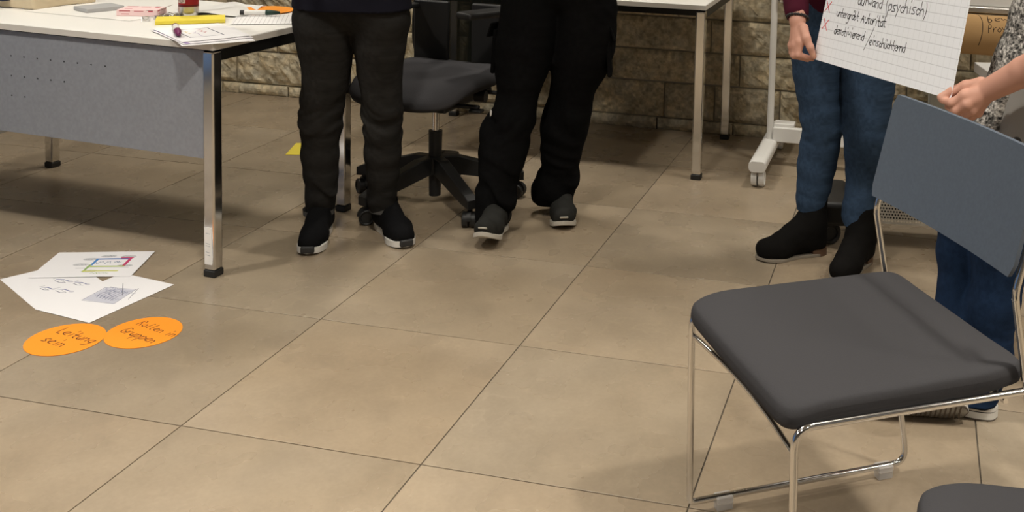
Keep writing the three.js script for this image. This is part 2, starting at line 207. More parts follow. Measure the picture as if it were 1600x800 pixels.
{
  const wall = struct('wall_back', 'rough split faced sandstone block wall');
  mesh('mortar_backing', box(X_MAX - X_MIN + 0.3, CEIL + 0.05, 0.16, (X_MIN + X_MAX) / 2, CEIL / 2, Z_MIN - 0.10), M.mortar, wall);
  function stoneGeo(w, h, nx, ny, rough, seedv) {
    const P = [], U = [], I = [], mg = Math.min(0.008, h * 0.15);
    for (let j = 0; j <= ny + 2; j++) for (let i = 0; i <= nx + 2; i++) {
      const u = clamp((i - 1) / nx, 0, 1), v = clamp((j - 1) / ny, 0, 1), rim = i === 0 || j === 0 || i === nx + 2 || j === ny + 2;
      const x = (u - 0.5) * w, y = (v - 0.5) * h, e = Math.min(u * w, (1 - u) * w, v * h, (1 - v) * h), edge = sstep(0, mg * 2.2, e);
      const wx = x + 0.03 * noise(x * 14, y * 14, seedv), n1 = fbm(wx * 10 + seedv, y * 12 + seedv * 2, seedv, 3), ridge = 1 - Math.abs(fbm((wx + y * 0.6) * 15 + seedv * 3, (y - wx * 0.3) * 9, seedv * 5, 3)) * 2.6, fine = fbm(x * 46 + seedv, y * 46, seedv, 3);
      const wob = 0.0025 * noise(x * 30 + seedv, y * 30, 2);
      P.push(x + wob * edge, y + wob * edge, rim ? -0.02 : edge * (0.006 + rough * (0.022 * n1 + 0.015 * ridge)) + 0.006 * fine * rough * edge); U.push((x + seedv * 3.7) / 0.7, (y + seedv * 1.3) / 0.7);
    }
    const m = nx + 3; for (let j = 0; j < ny + 2; j++) for (let i = 0; i < nx + 2; i++) { const a = j * m + i; I.push(a, a + 1, a + m, a + 1, a + m + 1, a + m); }
    const g = new THREE.BufferGeometry(); g.setAttribute('position', new THREE.Float32BufferAttribute(P, 3)); g.setAttribute('uv', new THREE.Float32BufferAttribute(U, 2)); g.setIndex(I); const q = g.toNonIndexed(); q.computeVertexNormals(); return q;
  }
  const known = { 1: [-3.544, -3.06, -2.62, -2.2, -1.70, -1.18, -0.93, -0.61, -0.22, 0.2], 2: [-3.3, -2.8, -2.42, -1.9, -1.45, -0.81, -0.40, -0.02], 3: [-3.6, -3.15, -2.55, -2.05, -1.5, -0.956, -0.55, -0.1] };
  const courses = [[0, 0.054], [0.060, 0.228], [0.238, 0.388], [0.396, 0.552], [0.560, 0.724], [0.732, 0.90]]; for (let y = 0.915; y < CEIL - 0.05; y += 0.32) courses.push([y, Math.min(y + 0.305, CEIL)]);
  courses.forEach(([y0, y1], c) => {
    let xs = known[c] ? [...known[c]] : []; let x = xs.length ? xs[xs.length - 1] : X_MIN - 0.05 + (c % 2) * 0.1; if (!xs.length) xs.push(x);
    while (x < X_MAX) { x += c === 0 ? rr(0.28, 0.5) : c < 6 ? rr(0.34, 0.56) : rr(0.55, 0.75); xs.push(x); }
    let lo = xs[0]; while (lo > X_MIN) { lo -= c < 6 ? rr(0.34, 0.5) : 0.65; xs.unshift(lo); }
    for (let i = 0; i < xs.length - 1; i++) {
      const w = xs[i + 1] - xs[i] - 0.007, h = y1 - y0, fine = c < 5, g = stoneGeo(w, h, Math.max(6, Math.round(w / (fine ? 0.010 : 0.05))), Math.max(4, Math.round(h / (fine ? 0.010 : 0.05))), c === 0 ? 0.5 : rr(0.75, 1.15), rr(1, 90));
      const s = mesh('stone', g, M.stones[Math.floor(rnd() * 4)], wall); s.position.set((xs[i] + xs[i + 1]) / 2, (y0 + y1) / 2, Z_MIN - 0.010 + (c === 0 ? 0.010 : rr(-0.004, 0.004)));
    }
  });
}
{
  const T = 0.2, cx = (X_MIN + X_MAX) / 2, cz = (Z_MIN + Z_MAX) / 2, W = X_MAX - X_MIN, D = Z_MAX - Z_MIN;
  mesh('slab', box(W + 0.6, T, D + 0.6, cx, CEIL + T / 2, cz), M.plaster, struct('ceiling', 'plain pale plaster ceiling'));
  mesh('plaster', box(T, CEIL + 0.1, D + 0.4, X_MAX + T / 2, CEIL / 2, cz), M.plaster, struct('wall_right', 'plain pale plaster wall beside the seating'));
  mesh('plaster', box(W + 0.4, CEIL + 0.1, T, cx, CEIL / 2, Z_MAX + T / 2), M.plaster, struct('wall_front', 'plain pale plaster wall facing the stone wall'));
  const wl = struct('wall_left', 'plain pale plaster wall with a tall glazed opening'), z0 = -2.6, z1 = 2.2, h0 = 0.05, h1 = 2.35, x = X_MIN - T / 2;
  mesh('plaster', merge([box(T, CEIL + 0.1, z0 - Z_MIN + 0.2, x, CEIL / 2, (Z_MIN + z0 - 0.2) / 2), box(T, CEIL + 0.1, Z_MAX - z1 + 0.2, x, CEIL / 2, (Z_MAX + z1 + 0.2) / 2), box(T, CEIL - h1 + 0.05, z1 - z0, x, (CEIL + h1 + 0.05) / 2, (z0 + z1) / 2), box(T, h0 + 0.1, z1 - z0, x, (h0 - 0.1) / 2, (z0 + z1) / 2)]), M.plaster, wl);
  const win = struct('window_1', 'tall dark framed glazing with the evening outside');
  const n = 4, pw = (z1 - z0) / n; const fr = []; for (let i = 0; i <= n; i++) fr.push(box(0.06, h1 - h0, 0.05, x, (h0 + h1) / 2, clamp(z0 + i * pw, z0 + 0.025, z1 - 0.025))); fr.push(box(0.06, 0.05, z1 - z0, x, h0 + 0.025, (z0 + z1) / 2), box(0.06, 0.05, z1 - z0, x, h1 - 0.025, (z0 + z1) / 2));
  mesh('window_frame', merge(fr), M.blackPlastic, win);
  const glass = phys({ color: lin(1, 1, 1), roughness: 0.02, transmission: 1, thickness: 0, ior: 1.5 }); for (let i = 0; i < n; i++) mesh('pane', box(0.008, h1 - h0 - 0.1, pw - 0.05, x, (h0 + h1) / 2, z0 + (i + 0.5) * pw), glass, win);
}
// recessed ceiling lamps
for (const [x, z, dim] of LAMP_SPOTS) {
  const t = thing('ceiling_downlight', 'round recessed ceiling downlight with white trim ring', 'lamp', [x, CEIL, z], 0, 'recessed ceiling downlights');
  mesh('trim_ring', new THREE.TorusGeometry(0.085, 0.008, 8, 32).rotateX(Math.PI / 2).translate(0, -0.002, 0), M.white, t);
  const lens = mesh('lens', new THREE.CylinderGeometry(0.08, 0.08, 0.004, 32).translate(0, -0.002, 0), std(lin(0.9, 0.9, 0.85), 0.5, 0, { emissive: LAMP.color, emissiveIntensity: 9 * dim }), t); lens.castShadow = false;
  const l = new THREE.SpotLight(LAMP.color, LAMP.power * dim, 0, 1.2, 0.9, 2); l.position.set(x, LAMP.y, z); l.target.position.set(x, 0, z); l.castShadow = true; l.shadow.mapSize.set(1024, 1024); l.shadow.radius = 6; l.name = numbered('downlight_beam'); l.target.name = numbered('downlight_aim'); scene.add(l, l.target);
}

// ---------- tables ----------
function meetingTable(label, pos, turn, withPanel, sticker) {
  const t = thing('meeting_table', label, 'table', pos, turn, undefined), W = 1.43, D = 0.71, Y = 0.735, lx = 0.695, lz = 0.336;
  const top = mesh('tabletop', at(rbox(W, 0.022, D, 0.003), 0, Y - 0.011, 0), M.tabletop, t); top.userData.label = 'cream white laminate tabletop';
  mesh('edge_band', merge([box(W + 0.003, 0.019, D + 0.003, 0, Y - 0.0125, 0)]), M.tableEdge, top);
  for (const [sx, sz] of [[1, 1], [-1, 1], [1, -1], [-1, -1]]) {
    const leg = mesh('leg', at(rbox(0.04, Y - 0.05, 0.04, 0.006), sx * lx, (Y - 0.05) / 2 + 0.022, sz * lz), M.chrome, t); leg.userData.label = 'square chrome leg';
    mesh('foot', at(rbox(0.043, 0.022, 0.043, 0.004), sx * lx, 0.011, sz * lz), M.blackPlastic, leg);
    if (sticker && sx > 0 && sz > 0) { const s = mesh('sticker', at(rbox(0.028, 0.118, 0.0012, 0.0005), sx * lx - 0.002, 0.10, sz * lz + 0.0206), std(0xffffff, 0.8, 0, { map: canvasTex(64, 256, (x, w, h) => { x.fillStyle = '#eceae6'; x.fillRect(0, 0, w, h); x.strokeStyle = '#9aa0aa'; x.lineWidth = 3; for (const y of [40, 110, 126, 170, 190]) { x.beginPath(); x.moveTo(12, y); x.lineTo(50, y + 4); x.stroke(); } }) }), leg); s.userData.label = 'white paper sticker with grey print'; }
  }
  for (const sx of [-1, 1]) mesh('end_rail', box(0.03, 0.036, lz * 2 - 0.04, sx * lx, Y - 0.041, 0), M.darkSteel, t);
  for (const sz of [-1, 1]) mesh('long_rail', box(lx * 2 - 0.04, 0.03, 0.022, 0, Y - 0.038, sz * (lz - 0.03)), M.darkSteel, t);
  if (withPanel) {
    const s = new THREE.Shape(); s.moveTo(-0.672, 0.370); s.lineTo(0.672, 0.370); s.lineTo(0.672, 0.708); s.lineTo(-0.672, 0.708); s.closePath();
    for (let j = 0; j < 3; j++) for (let i = 0; i < 17 - j * 3; i++) { const h = new THREE.Path(); h.absellipse(-0.61 + i * 0.056, 0.625 - j * 0.066, 0.0032, 0.0032, 0, Math.PI * 2, true); s.holes.push(h); }
    const p = mesh('modesty_panel', at(extr(s, 0.002, 0, 5), 0, 0, lz + 0.006), M.panelGrey, t); p.userData.label = 'perforated grey metal modesty panel';
    mesh('panel_lining', box(1.34, 0.334, 0.006, 0, 0.539, lz - 0.006), M.blackMatte, t);
  }
  return t;
}
const TA = 5.4 * Math.PI / 180, tc = (x, z) => [-2.093 + x * Math.cos(TA) - z * Math.sin(TA), -2.9 + x * Math.sin(TA) + z * Math.cos(TA)];   // metres from the front leg, in the table's own axes
const tL = tc(-0.695, -0.336);
meetingTable('white meeting table with grey modesty panel and papers on top', [tL[0], 0, tL[1]], -TA, true, true);
meetingTable('white meeting table with chrome legs against the stone wall', [-0.857 - 0.695, 0, -4.693], 0, false, false);

// ---------- stacking chairs with chrome sled frame ----------
function sledChair(label, pos, turn) {
  const t = thing('visitor_chair', label, 'chair', pos, turn), hw = 0.235, r = 0.0068, Z = (u) => 0.25 - u;
  for (const s of [-1, 1]) {
    const x = s * hw; const side = mesh('side_frame', bentTube([V(x, 0.60, Z(0.408)), V(x, 0.44, Z(0.441)), V(x, 0.026, Z(0.512)), V(x, 0.026, Z(0)), V(x, 0.433, Z(-0.008)), V(x, 0.430, Z(0.435))], [0.05, 0.038, 0.012, 0.035], r), M.chrome, t); side.userData.label = 'bent chrome rod side frame';
    mesh('back_post', bentTube([V(x, 0.59, Z(0.41)), V(x, 0.612, Z(0.407)), V(x, 0.78, Z(0.452))], [0.015], r), M.chrome, side);
    for (const u of [0.075, 0.455]) { const g = mesh('glide', merge([at(rbox(0.022, 0.017, 0.036, 0.003), x, 0.0085, Z(u)), at(rbox(0.026, 0.014, 0.036, 0.003), x, 0.023, Z(u))]), M.clear, side); g.userData.label = 'clear plastic floor glide'; }
  }
  const brace = []; for (let i = 0; i <= 16; i++) { const q = i / 16; brace.push(V(lerp(-hw, hw, q), 0.382, Z(-0.004) - 0.016 * Math.sin(q * Math.PI))); } mesh('front_brace', sweep(brace, 0.0052, 8), M.chrome, t);
  mesh('rear_brace', sweep([V(-hw, 0.418, Z(0.40)), V(hw, 0.418, Z(0.40))], 0.0055, 8), M.chrome, t);
  const warp = (x, y, z) => { const f = sstep(0.12, 0.242, z), b = sstep(-0.12, -0.215, z); return [x * (1 - 0.03 * b), y - 0.012 * f * f + 0.004 * b - 0.006 * Math.cos(Math.min(1, Math.abs(x) / 0.22) * Math.PI / 2) * (1 - f), z]; };
  const seat = mesh('seat', pad(0.472, 0.482, 13, [[1, 0.432], [0.3, 0.432], [0.04, 0.432], [0.012, 0.436], [0, 0.446], [0.003, 0.457], [0.014, 0.4665], [0.035, 0.4715], [0.08, 0.474], [0.2, 0.475], [0.5, 0.4755], [0.75, 0.476], [1, 0.476]], warp, 96), M.seatCloth, t); seat.position.z = 0.034; seat.userData.label = 'charcoal upholstered seat';
  mesh('seat_pan', at(rbox(0.41, 0.008, 0.36, 0.003), 0, 0.425, 0.02), M.blackPlastic, t);
  const bw = 0.478, bh = 0.215, n = 28, m = 10, P = [], U = [], I = [];                                    // curved shell with thickness
  const cornerW = (v) => { const y = Math.abs(v - 0.5) * 2, e = Math.max(0, y - 0.86) / 0.14; return 1 - 0.035 * (1 - Math.sqrt(1 - e * e)); };
  for (const side of [0, 1]) for (let j = 0; j <= m; j++) for (let i = 0; i <= n; i++) { const u = i / n, v = j / m, x = (u - 0.5) * bw * cornerW(v), y = 0.640 + v * bh, u0 = lerp(0.400, 0.452, v) + 0.012 * (1 - Math.pow(2 * u - 1, 2)) - 0.008; P.push(x, y - (side ? 0 : 0), Z(u0) - (side ? 0.009 : 0)); U.push(x * 2, y * 2); }
  const s0 = (m + 1) * (n + 1); for (let j = 0; j < m; j++) for (let i = 0; i < n; i++) { const a = j * (n + 1) + i, b = a + n + 1; I.push(a, a + 1, b, a + 1, b + 1, b, s0 + a, s0 + b, s0 + a + 1, s0 + a + 1, s0 + b, s0 + b + 1); }
  const rim = []; for (let i = 0; i <= n; i++) rim.push(i); for (let j = 1; j <= m; j++) rim.push(j * (n + 1) + n); for (let i = n - 1; i >= 0; i--) rim.push(m * (n + 1) + i); for (let j = m - 1; j > 0; j--) rim.push(j * (n + 1));
  let g = new THREE.BufferGeometry(); const base = P.length / 3; rim.forEach((k) => { P.push(P[k * 3], P[k * 3 + 1], P[k * 3 + 2]); U.push(0, 0); P.push(P[(k + s0) * 3], P[(k + s0) * 3 + 1], P[(k + s0) * 3 + 2]); U.push(0, 0.01); });
  rim.forEach((k, i) => { const a = base + i * 2, b = base + ((i + 1) % rim.length) * 2; I.push(a, a + 1, b, b, a + 1, b + 1); });
  g.setAttribute('position', new THREE.Float32BufferAttribute(P, 3)); g.setAttribute('uv', new THREE.Float32BufferAttribute(U, 2)); g.setIndex(I); g.computeVertexNormals();
  const bk = mesh('backrest', g, M.backPlastic, t); bk.userData.label = 'blue grey plastic backrest';
  return t;
}
const CT = Math.atan2(-0.843, 0.537);
sledChair('chrome sled chair with charcoal seat and its blue grey backrest beside the poster', [-0.403 + 0.843 * 0.25 + 0.537 * 0.235, 0, -2.087 - 0.537 * 0.25 + 0.843 * 0.235], CT);
sledChair('charcoal seated chair of which only a seat corner shows, next to the chrome sled chair', [0.322, 0, -1.325], -1.50);

// ---------- swivel chair ----------
{
  const t = thing('swivel_chair', 'black upholstered swivel office chair on five casters behind the standing people', 'chair', [-1.75, 0, -3.75]);
  mesh('gas_sleeve', new THREE.CylinderGeometry(0.026, 0.022, 0.25, 20).translate(0, 0.155, 0), M.blackPlastic, t); mesh('gas_lift', new THREE.CylinderGeometry(0.014, 0.014, 0.15, 20).translate(0, 0.33, 0), M.chrome, t);
  mesh('hub', new THREE.CylinderGeometry(0.04, 0.045, 0.06, 24).translate(0, 0.15, 0), M.blackPlastic, t);
  for (let k = 0; k < 5; k++) {
    const a = (42 + 72 * k) * Math.PI / 180, R = 0.315, c = Math.cos(a), s = Math.sin(a);
    const prof = [[0.02, 0.125], [0.02, 0.18], [0.08, 0.178], [R - 0.01, 0.112], [R + 0.018, 0.10], [R + 0.018, 0.075], [R - 0.03, 0.078]];
    const arm = mesh('base_arm', at(extr(prof, 0.034, 0.004), 0, 0, -0.017), M.blackPlastic, t); arm.rotation.y = -a;
    const yaw = a + 0.6; const wheel = []; for (const d of [-1, 1]) wheel.push(at(new THREE.CylinderGeometry(0.028, 0.028, 0.018, 24).rotateX(Math.PI / 2), 0, 0.028, d * 0.0135), at(new THREE.TorusGeometry(0.024, 0.005, 8, 24), 0, 0.028, d * 0.0215));
    const hood = new THREE.CylinderGeometry(0.033, 0.033, 0.014, 24, 1, false, 0, Math.PI).rotateX(Math.PI / 2).rotateZ(Math.PI / 2).translate(0, 0.030, 0);
    const w = mesh('caster', merge([...wheel, hood, new THREE.CylinderGeometry(0.008, 0.008, 0.06, 12).translate(0, 0.075, 0)]), M.blackPlastic, t); w.position.set(R * c, 0, R * s); w.rotation.y = -yaw;
  }
  const seatWarp = (x, y, z) => { const f = sstep(0.04, 0.25, z), s = Math.pow(Math.abs(x) / 0.25, 2); return [x, y - 0.045 * f * f + 0.014 * s + 0.010 * sstep(0.1, 0.25, -z), z]; };
  const seat = mesh('seat', pad(0.49, 0.49, 4.2, [[1, 0.440], [0.3, 0.440], [0.10, 0.446], [0.02, 0.458], [0, 0.474], [0.03, 0.490], [0.10, 0.501], [0.25, 0.506], [0.5, 0.508], [1, 0.508]], seatWarp, 72), M.seatCloth, t); seat.position.set(-0.015, 0, 0.02); seat.rotation.y = -0.12;
  mesh('mechanism', merge([at(rbox(0.24, 0.045, 0.30, 0.01), 0, 0.408, 0), at(rbox(0.30, 0.02, 0.06, 0.005), 0.02, 0.425, -0.1)]), M.blackPlastic, t);
  mesh('height_lever', merge([at(rbox(0.16, 0.014, 0.02, 0.005), 0.13, 0.402, 0.08), at(rbox(0.05, 0.012, 0.036, 0.005), 0.20, 0.390, 0.085)]), M.blackPlastic, t);
  mesh('tilt_knob', merge([new THREE.CylinderGeometry(0.008, 0.008, 0.2, 12).rotateZ(Math.PI / 2).translate(0.17, 0.438, -0.02), new THREE.CylinderGeometry(0.022, 0.022, 0.04, 20).rotateZ(Math.PI / 2).translate(0.19, 0.43, 0.02)]), M.blackPlastic, t);
  const bz = (x, y) => -0.235 - 0.13 * (y - 0.5) + 0.9 * x * x, fr = []; for (let i = 0; i <= 56; i++) { const q = i / 56 * 2 * Math.PI, c = Math.cos(q), n = Math.sin(q), x = 0.205 * Math.sign(c) * Math.pow(Math.abs(c), 0.4), y = 0.79 + 0.31 * Math.sign(n) * Math.pow(Math.abs(n), 0.4); fr.push(V(x, y, bz(x, y))); }
  mesh('back_frame', sweep(fr, 0.017, 10), M.blackPlastic, t);
  const P = [], U = [], I = [], n = 14; for (const sd of [0, 1]) for (let j = 0; j <= n; j++) for (let i = 0; i <= n; i++) { const x = (i / n - 0.5) * 0.40, y = 0.49 + j / n * 0.60; P.push(x, y, bz(x, y) - sd * 0.003); U.push(x, y); } for (const sd of [0, 1]) for (let j = 0; j < n; j++) for (let i = 0; i < n; i++) { const q = sd * (n + 1) * (n + 1) + j * (n + 1) + i, r = q + n + 1; sd ? I.push(q, r, q + 1, q + 1, r, r + 1) : I.push(q, q + 1, r, q + 1, r + 1, r); }
  const g = new THREE.BufferGeometry(); g.setAttribute('position', new THREE.Float32BufferAttribute(P, 3)); g.setAttribute('uv', new THREE.Float32BufferAttribute(U, 2)); g.setIndex(I); g.computeVertexNormals();
  mesh('back_mesh', g, new THREE.MeshPhysicalMaterial({ color: lin(0.010, 0.011, 0.008), roughness: 0.95, specularIntensity: 0.15, transparent: true, opacity: 0.7 }), t).userData.label = 'see-through black mesh back';
  mesh('back_spine', bentTube([V(0, 0.42, -0.10), V(0, 0.425, -0.30), V(0, 0.75, -0.33)], 0.05, 0.022), M.blackPlastic, t);
  for (const s of [-1, 1]) { const x = s * 0.215; const arm = mesh('armrest', at(rbox(0.085, 0.026, 0.25, 0.011, 3), x, 0.742, 0.0, 0, s * -0.45), M.blackPlastic, t); mesh('arm_upright', merge([at(rbox(0.15, 0.29, 0.024, 0.008), s * 0.125, 0.60, -0.198), at(rbox(0.04, 0.018, 0.16, 0.006), s * 0.195, 0.724, -0.12), at(rbox(0.06, 0.03, 0.10, 0.006), s * 0.10, 0.452, -0.16)]), M.blackPlastic, arm); }
  for (const o of t.children) if (['back_frame', 'back_mesh', 'lumbar_pad', 'back_spine', 'armrest', 'mechanism'].includes(o.name)) o.rotation.y = -0.05;
}

// ---------- mobile pinboard with brown paper ----------
{
  const t = thing('mobile_pinboard', 'white pinboard on a wheeled frame with round posts', 'pinboard', [-0.595, 0, -4.665]);
  const W = 1.25;
  for (const x of [0, W]) {
    mesh('post', new THREE.CylinderGeometry(0.0145, 0.0145, 1.75, 24).translate(x, 0.975, 0), M.white, t);
    const foot = mesh('foot_beam', at(extr(roundRect(0.066, 0.042, 0.019), 0.70, 0.003), x, 0.092, -0.33), M.white, t);
    for (const z of [0.325, -0.27]) { const parts = []; for (const d of [-1, 1]) parts.push(at(new THREE.CylinderGeometry(0.033, 0.033, 0.019, 28).rotateZ(Math.PI / 2), x + d * 0.0135, 0.033, z), at(new THREE.TorusGeometry(0.026, 0.007, 8, 28).rotateY(Math.PI / 2), x + d * 0.021, 0.033, z)); parts.push(new THREE.CylinderGeometry(0.008, 0.008, 0.04, 12).translate(x, 0.062, z)); mesh('caster', merge(parts), M.whiteSoft, foot); }
  }
  mesh('crossbar', merge([at(rbox(W - 0.03, 0.064, 0.034, 0.004), W / 2, 0.140, 0.005), at(rbox(0.09, 0.02, 0.07, 0.004), 0.06, 0.177, -0.03)]), M.white, t);
  mesh('board', at(rbox(W - 0.05, 0.98, 0.022, 0.004), W / 2, 1.245, 0), M.whiteSoft, t);
  const rail = mesh('bottom_rail', at(rbox(W - 0.03, 0.034, 0.040, 0.010), W / 2, 0.738, 0.004), M.chromeSoft, t); rail.userData.label = 'brushed metal rail under the board';
  mesh('emblem', box(0.030, 0.024, 0.001, 1.008, 0.789, 0.0118), std(0xffffff, 0.8, 0, { map: canvasTex(128, 104, (x, w, h) => { x.fillStyle = '#c9c4ba'; x.fillRect(0, 0, w, h); x.fillStyle = '#26262a'; x.beginPath(); x.roundRect(16, 8, 96, 60, 20); x.fill(); x.fillStyle = '#d8d5cd'; x.fillRect(34, 22, 22, 14); x.fillRect(66, 22, 26, 14); x.fillRect(30, 46, 66, 8); x.fillStyle = '#26262a'; x.fillRect(34, 78, 60, 12); }) }), t);
  // brown packing paper hanging below the rail with its end curled forward
  const prof = []; for (let i = 0; i <= 26; i++) { const a = lerp(1.75, -2.5, i / 26); prof.push([-4.640 + 0.020 + 0.060 * Math.cos(a) * 0.75, 0.6405 + 0.083 * Math.sin(a)]); }
  const P = [], U = [], I = [], x0 = 0.0, x1 = 0.64, n = 20, m = prof.length; const th = 0.0012;
  const nor = prof.map((p, i) => { const a = prof[Math.max(0, i - 1)], b = prof[Math.min(m - 1, i + 1)], dz = b[0] - a[0], dy = b[1] - a[1], l = Math.hypot(dz, dy); return [-dy / l, dz / l]; });
  for (const s of [0, 1]) for (let j = 0; j < m; j++) for (let i = 0; i <= n; i++) { const x = lerp(x0, x1, i / n), w = 0.004 * noise(x * 9, j * 0.2, 3); P.push(x, prof[j][1] - s * nor[j][1] * th + w * 0.5, prof[j][0] - s * nor[j][0] * th + w); U.push(i / n, 1 - j / (m - 1)); }
  const S = m * (n + 1); for (let j = 0; j < m - 1; j++) for (let i = 0; i < n; i++) { const a = j * (n + 1) + i, b = a + n + 1; I.push(a, b, a + 1, a + 1, b, b + 1, S + a, S + a + 1, S + b, S + a + 1, S + b + 1, S + b); }
  const g = new THREE.BufferGeometry(); g.setAttribute('position', new THREE.Float32BufferAttribute(P, 3)); g.setAttribute('uv', new THREE.Float32BufferAttribute(U, 2)); g.setIndex(I); g.computeVertexNormals();
  const tex = canvasTex(1536, 768, (x, w, h) => {
    x.fillStyle = '#ad8a5c'; x.fillRect(0, 0, w, h); for (let i = 0; i < 900; i++) { x.fillStyle = `rgba(${rnd() < 0.5 ? '90,60,25' : '220,180,120'},0.05)`; x.fillRect(rr(0, w), rr(0, h), rr(10, 120), 2); }
    const X = (m_) => (m_ - x0) / (x1 - x0) * w; x.strokeStyle = '#1d130a'; x.lineWidth = 7; x.lineCap = 'round'; x.beginPath(); x.moveTo(X(0.247), 20); x.quadraticCurveTo(X(0.295), 190, X(0.262), 400); x.stroke();
    write(x, 'bewusste', X(0.292), 180, 104, { color: '#33220f', width: 0.085, turn: -0.20, gap: 0.66 }); write(x, 'Provokation', X(0.296), 285, 78, { color: '#33220f', width: 0.085, turn: -0.17, gap: 0.6 }); write(x, 'Erwart', X(0.345), 372, 74, { color: '#33220f', width: 0.085, turn: -0.16 }); write(x, 'r', X(0.19), 240, 64, { color: '#33220f', width: 0.085 });
  });
  const bp = mesh('brown_paper', g, std(0xffffff, 0.85, 0, { map: tex }), undefined); tag(bp, 'brown packing paper with handwriting curling below the pinboard rail', 'paper');
}

// ---------- trolley with perforated base cover, and the white side table ----------
{
  const t = thing('media_trolley', 'black footed trolley with a perforated metal base cover and grey column', 'trolley', [0.06, 0, -3.90], 0.10);
  const s = roundRect(0.46, 0.105, 0.004); for (let j = 0; j < 9; j++) for (let i = 0; i < 42; i++) { const h = new THREE.Path(); h.absellipse(-0.216 + i * 0.0103 + (j % 2) * 0.00515, -0.042 + j * 0.0104, 0.0033, 0.0033, 0, Math.PI * 2, true); s.holes.push(h); }
  const pl = mesh('perforated_cover', at(extr(s, 0.0015, 0, 4), -0.04, 0.128, 0.075, -0.28), std(lin(0.60, 0.56, 0.48), 0.5, 0.25), t); pl.userData.label = 'perforated aluminium cover plate';
  mesh('base_box', at(rbox(0.46, 0.07, 0.12, 0.01), -0.04, 0.115, 0.0), M.blackMatte, t);
  for (const sx of [-1, 1]) { const f = mesh('end_foot', merge([at(rbox(0.10, 0.085, 0.30, 0.02, 3), sx * 0.285 - 0.03, 0.115, 0.0)]), M.blackPlastic, t); for (const z of [0.11, -0.11]) mesh('caster', merge([at(new THREE.CylinderGeometry(0.04, 0.04, 0.024, 24).rotateX(Math.PI / 2).rotateY(0.5), sx * 0.285 - 0.045, 0.04, z), at(new THREE.TorusGeometry(0.032, 0.008, 8, 24).rotateY(0.5), sx * 0.285 - 0.04, 0.04, z + 0.012)]), M.rubber, f); }
  mesh('column', at(rbox(0.07, 0.90, 0.05, 0.006), 0.04, 0.60, -0.02), std(lin(0.42, 0.42, 0.38), 0.5), t); mesh('tray', at(rbox(0.42, 0.02, 0.30, 0.005), 0.04, 1.06, -0.02), M.blackPlastic, t);
}
{
  const t = thing('side_table', 'small white topped table with thin chrome legs behind the grey cardigan', 'table', [0.185, 0, -3.405], 0.218), Y = 0.742;
  mesh('tabletop', at(rbox(0.75, 0.030, 0.36, 0.003), 0.375, Y - 0.015, 0.18), M.white, t);
  for (const [x, z] of [[0.012, 0.02], [0.735, 0.02], [0.012, 0.34], [0.735, 0.34]]) mesh('leg', new THREE.CylinderGeometry(0.0035, 0.0035, Y - 0.03, 12).translate(x, (Y - 0.03) / 2, z), M.chrome, t);
}

// ---------- papers and cards on the floor ----------
function sheet(name, label, category, w, d, pos, turn, tex, group, y = 0.0006) {
  const g = new THREE.BoxGeometry(w, 0.0006, d, 10, 1, 10), p = g.attributes.position; for (let i = 0; i < p.count; i++) p.setY(i, p.getY(i) + 0.0012 * Math.max(0, noise(p.getX(i) * 14 + pos[0] * 9, p.getZ(i) * 14, pos[1] * 7)) * (0.4 + Math.abs(p.getX(i)) * 8));
  g.computeVertexNormals(); const m = mesh(name, g, tex?.isMaterial ? tex : std(lin(0.93, 0.93, 0.94), 0.9, 0, { map: tex }), undefined); m.position.set(pos[0], y, pos[1]); m.rotation.y = turn; return tag(m, label, category, group);
}
const ink = (x, pts, col, w) => { x.strokeStyle = col; x.lineWidth = w; x.lineCap = x.lineJoin = 'round'; x.beginPath(); pts.forEach(([a, b], i) => (i ? x.lineTo(a, b) : x.moveTo(a, b))); x.stroke(); };
const scribble = (x, cx, cy, w, h, col, lw, n = 14) => { const p = []; for (let i = 0; i < n; i++) p.push([cx + (i / (n - 1) - 0.5) * w, cy + rr(-0.5, 0.5) * h]); ink(x, p, col, lw); };
const blank = (x, w, h, c = '#f1f0f1') => { x.fillStyle = c; x.fillRect(0, 0, w, h); };
sheet('drawing_sheet', 'white sheet with small blue pen figures under the other floor drawings', 'paper', 0.304, 0.21, [-2.492, -2.705], Math.atan2(-0.148, 0.266), canvasTex(720, 500, (x, w, h) => {
  blank(x, w, h); for (const [cx, cy, s] of [[330, 190, 1], [470, 120, 0.9], [520, 250, 1], [400, 320, 0.8]]) { x.fillStyle = 'rgba(150,150,165,0.35)'; x.beginPath(); x.ellipse(cx + 50 * s, cy - 28 * s, 22 * s, 14 * s, -0.4, 0, 7); x.fill(); ink(x, [[cx - 60 * s, cy + 26 * s], [cx - 20 * s, cy - 8 * s], [cx + 34 * s, cy - 24 * s]], '#2b3a86', 7); ink(x, [[cx - 40 * s, cy + 44 * s], [cx + 14 * s, cy + 34 * s], [cx + 46 * s, cy + 4 * s]], '#33335a', 5); ink(x, [[cx - 76 * s, cy - 4 * s], [cx - 84 * s, cy + 40 * s]], '#8a8a96', 4); scribble(x, cx + 10, cy + 10, 50 * s, 20 * s, '#6c7080', 3, 8); }
}), 'drawings laid out on the floor', 0.0006);
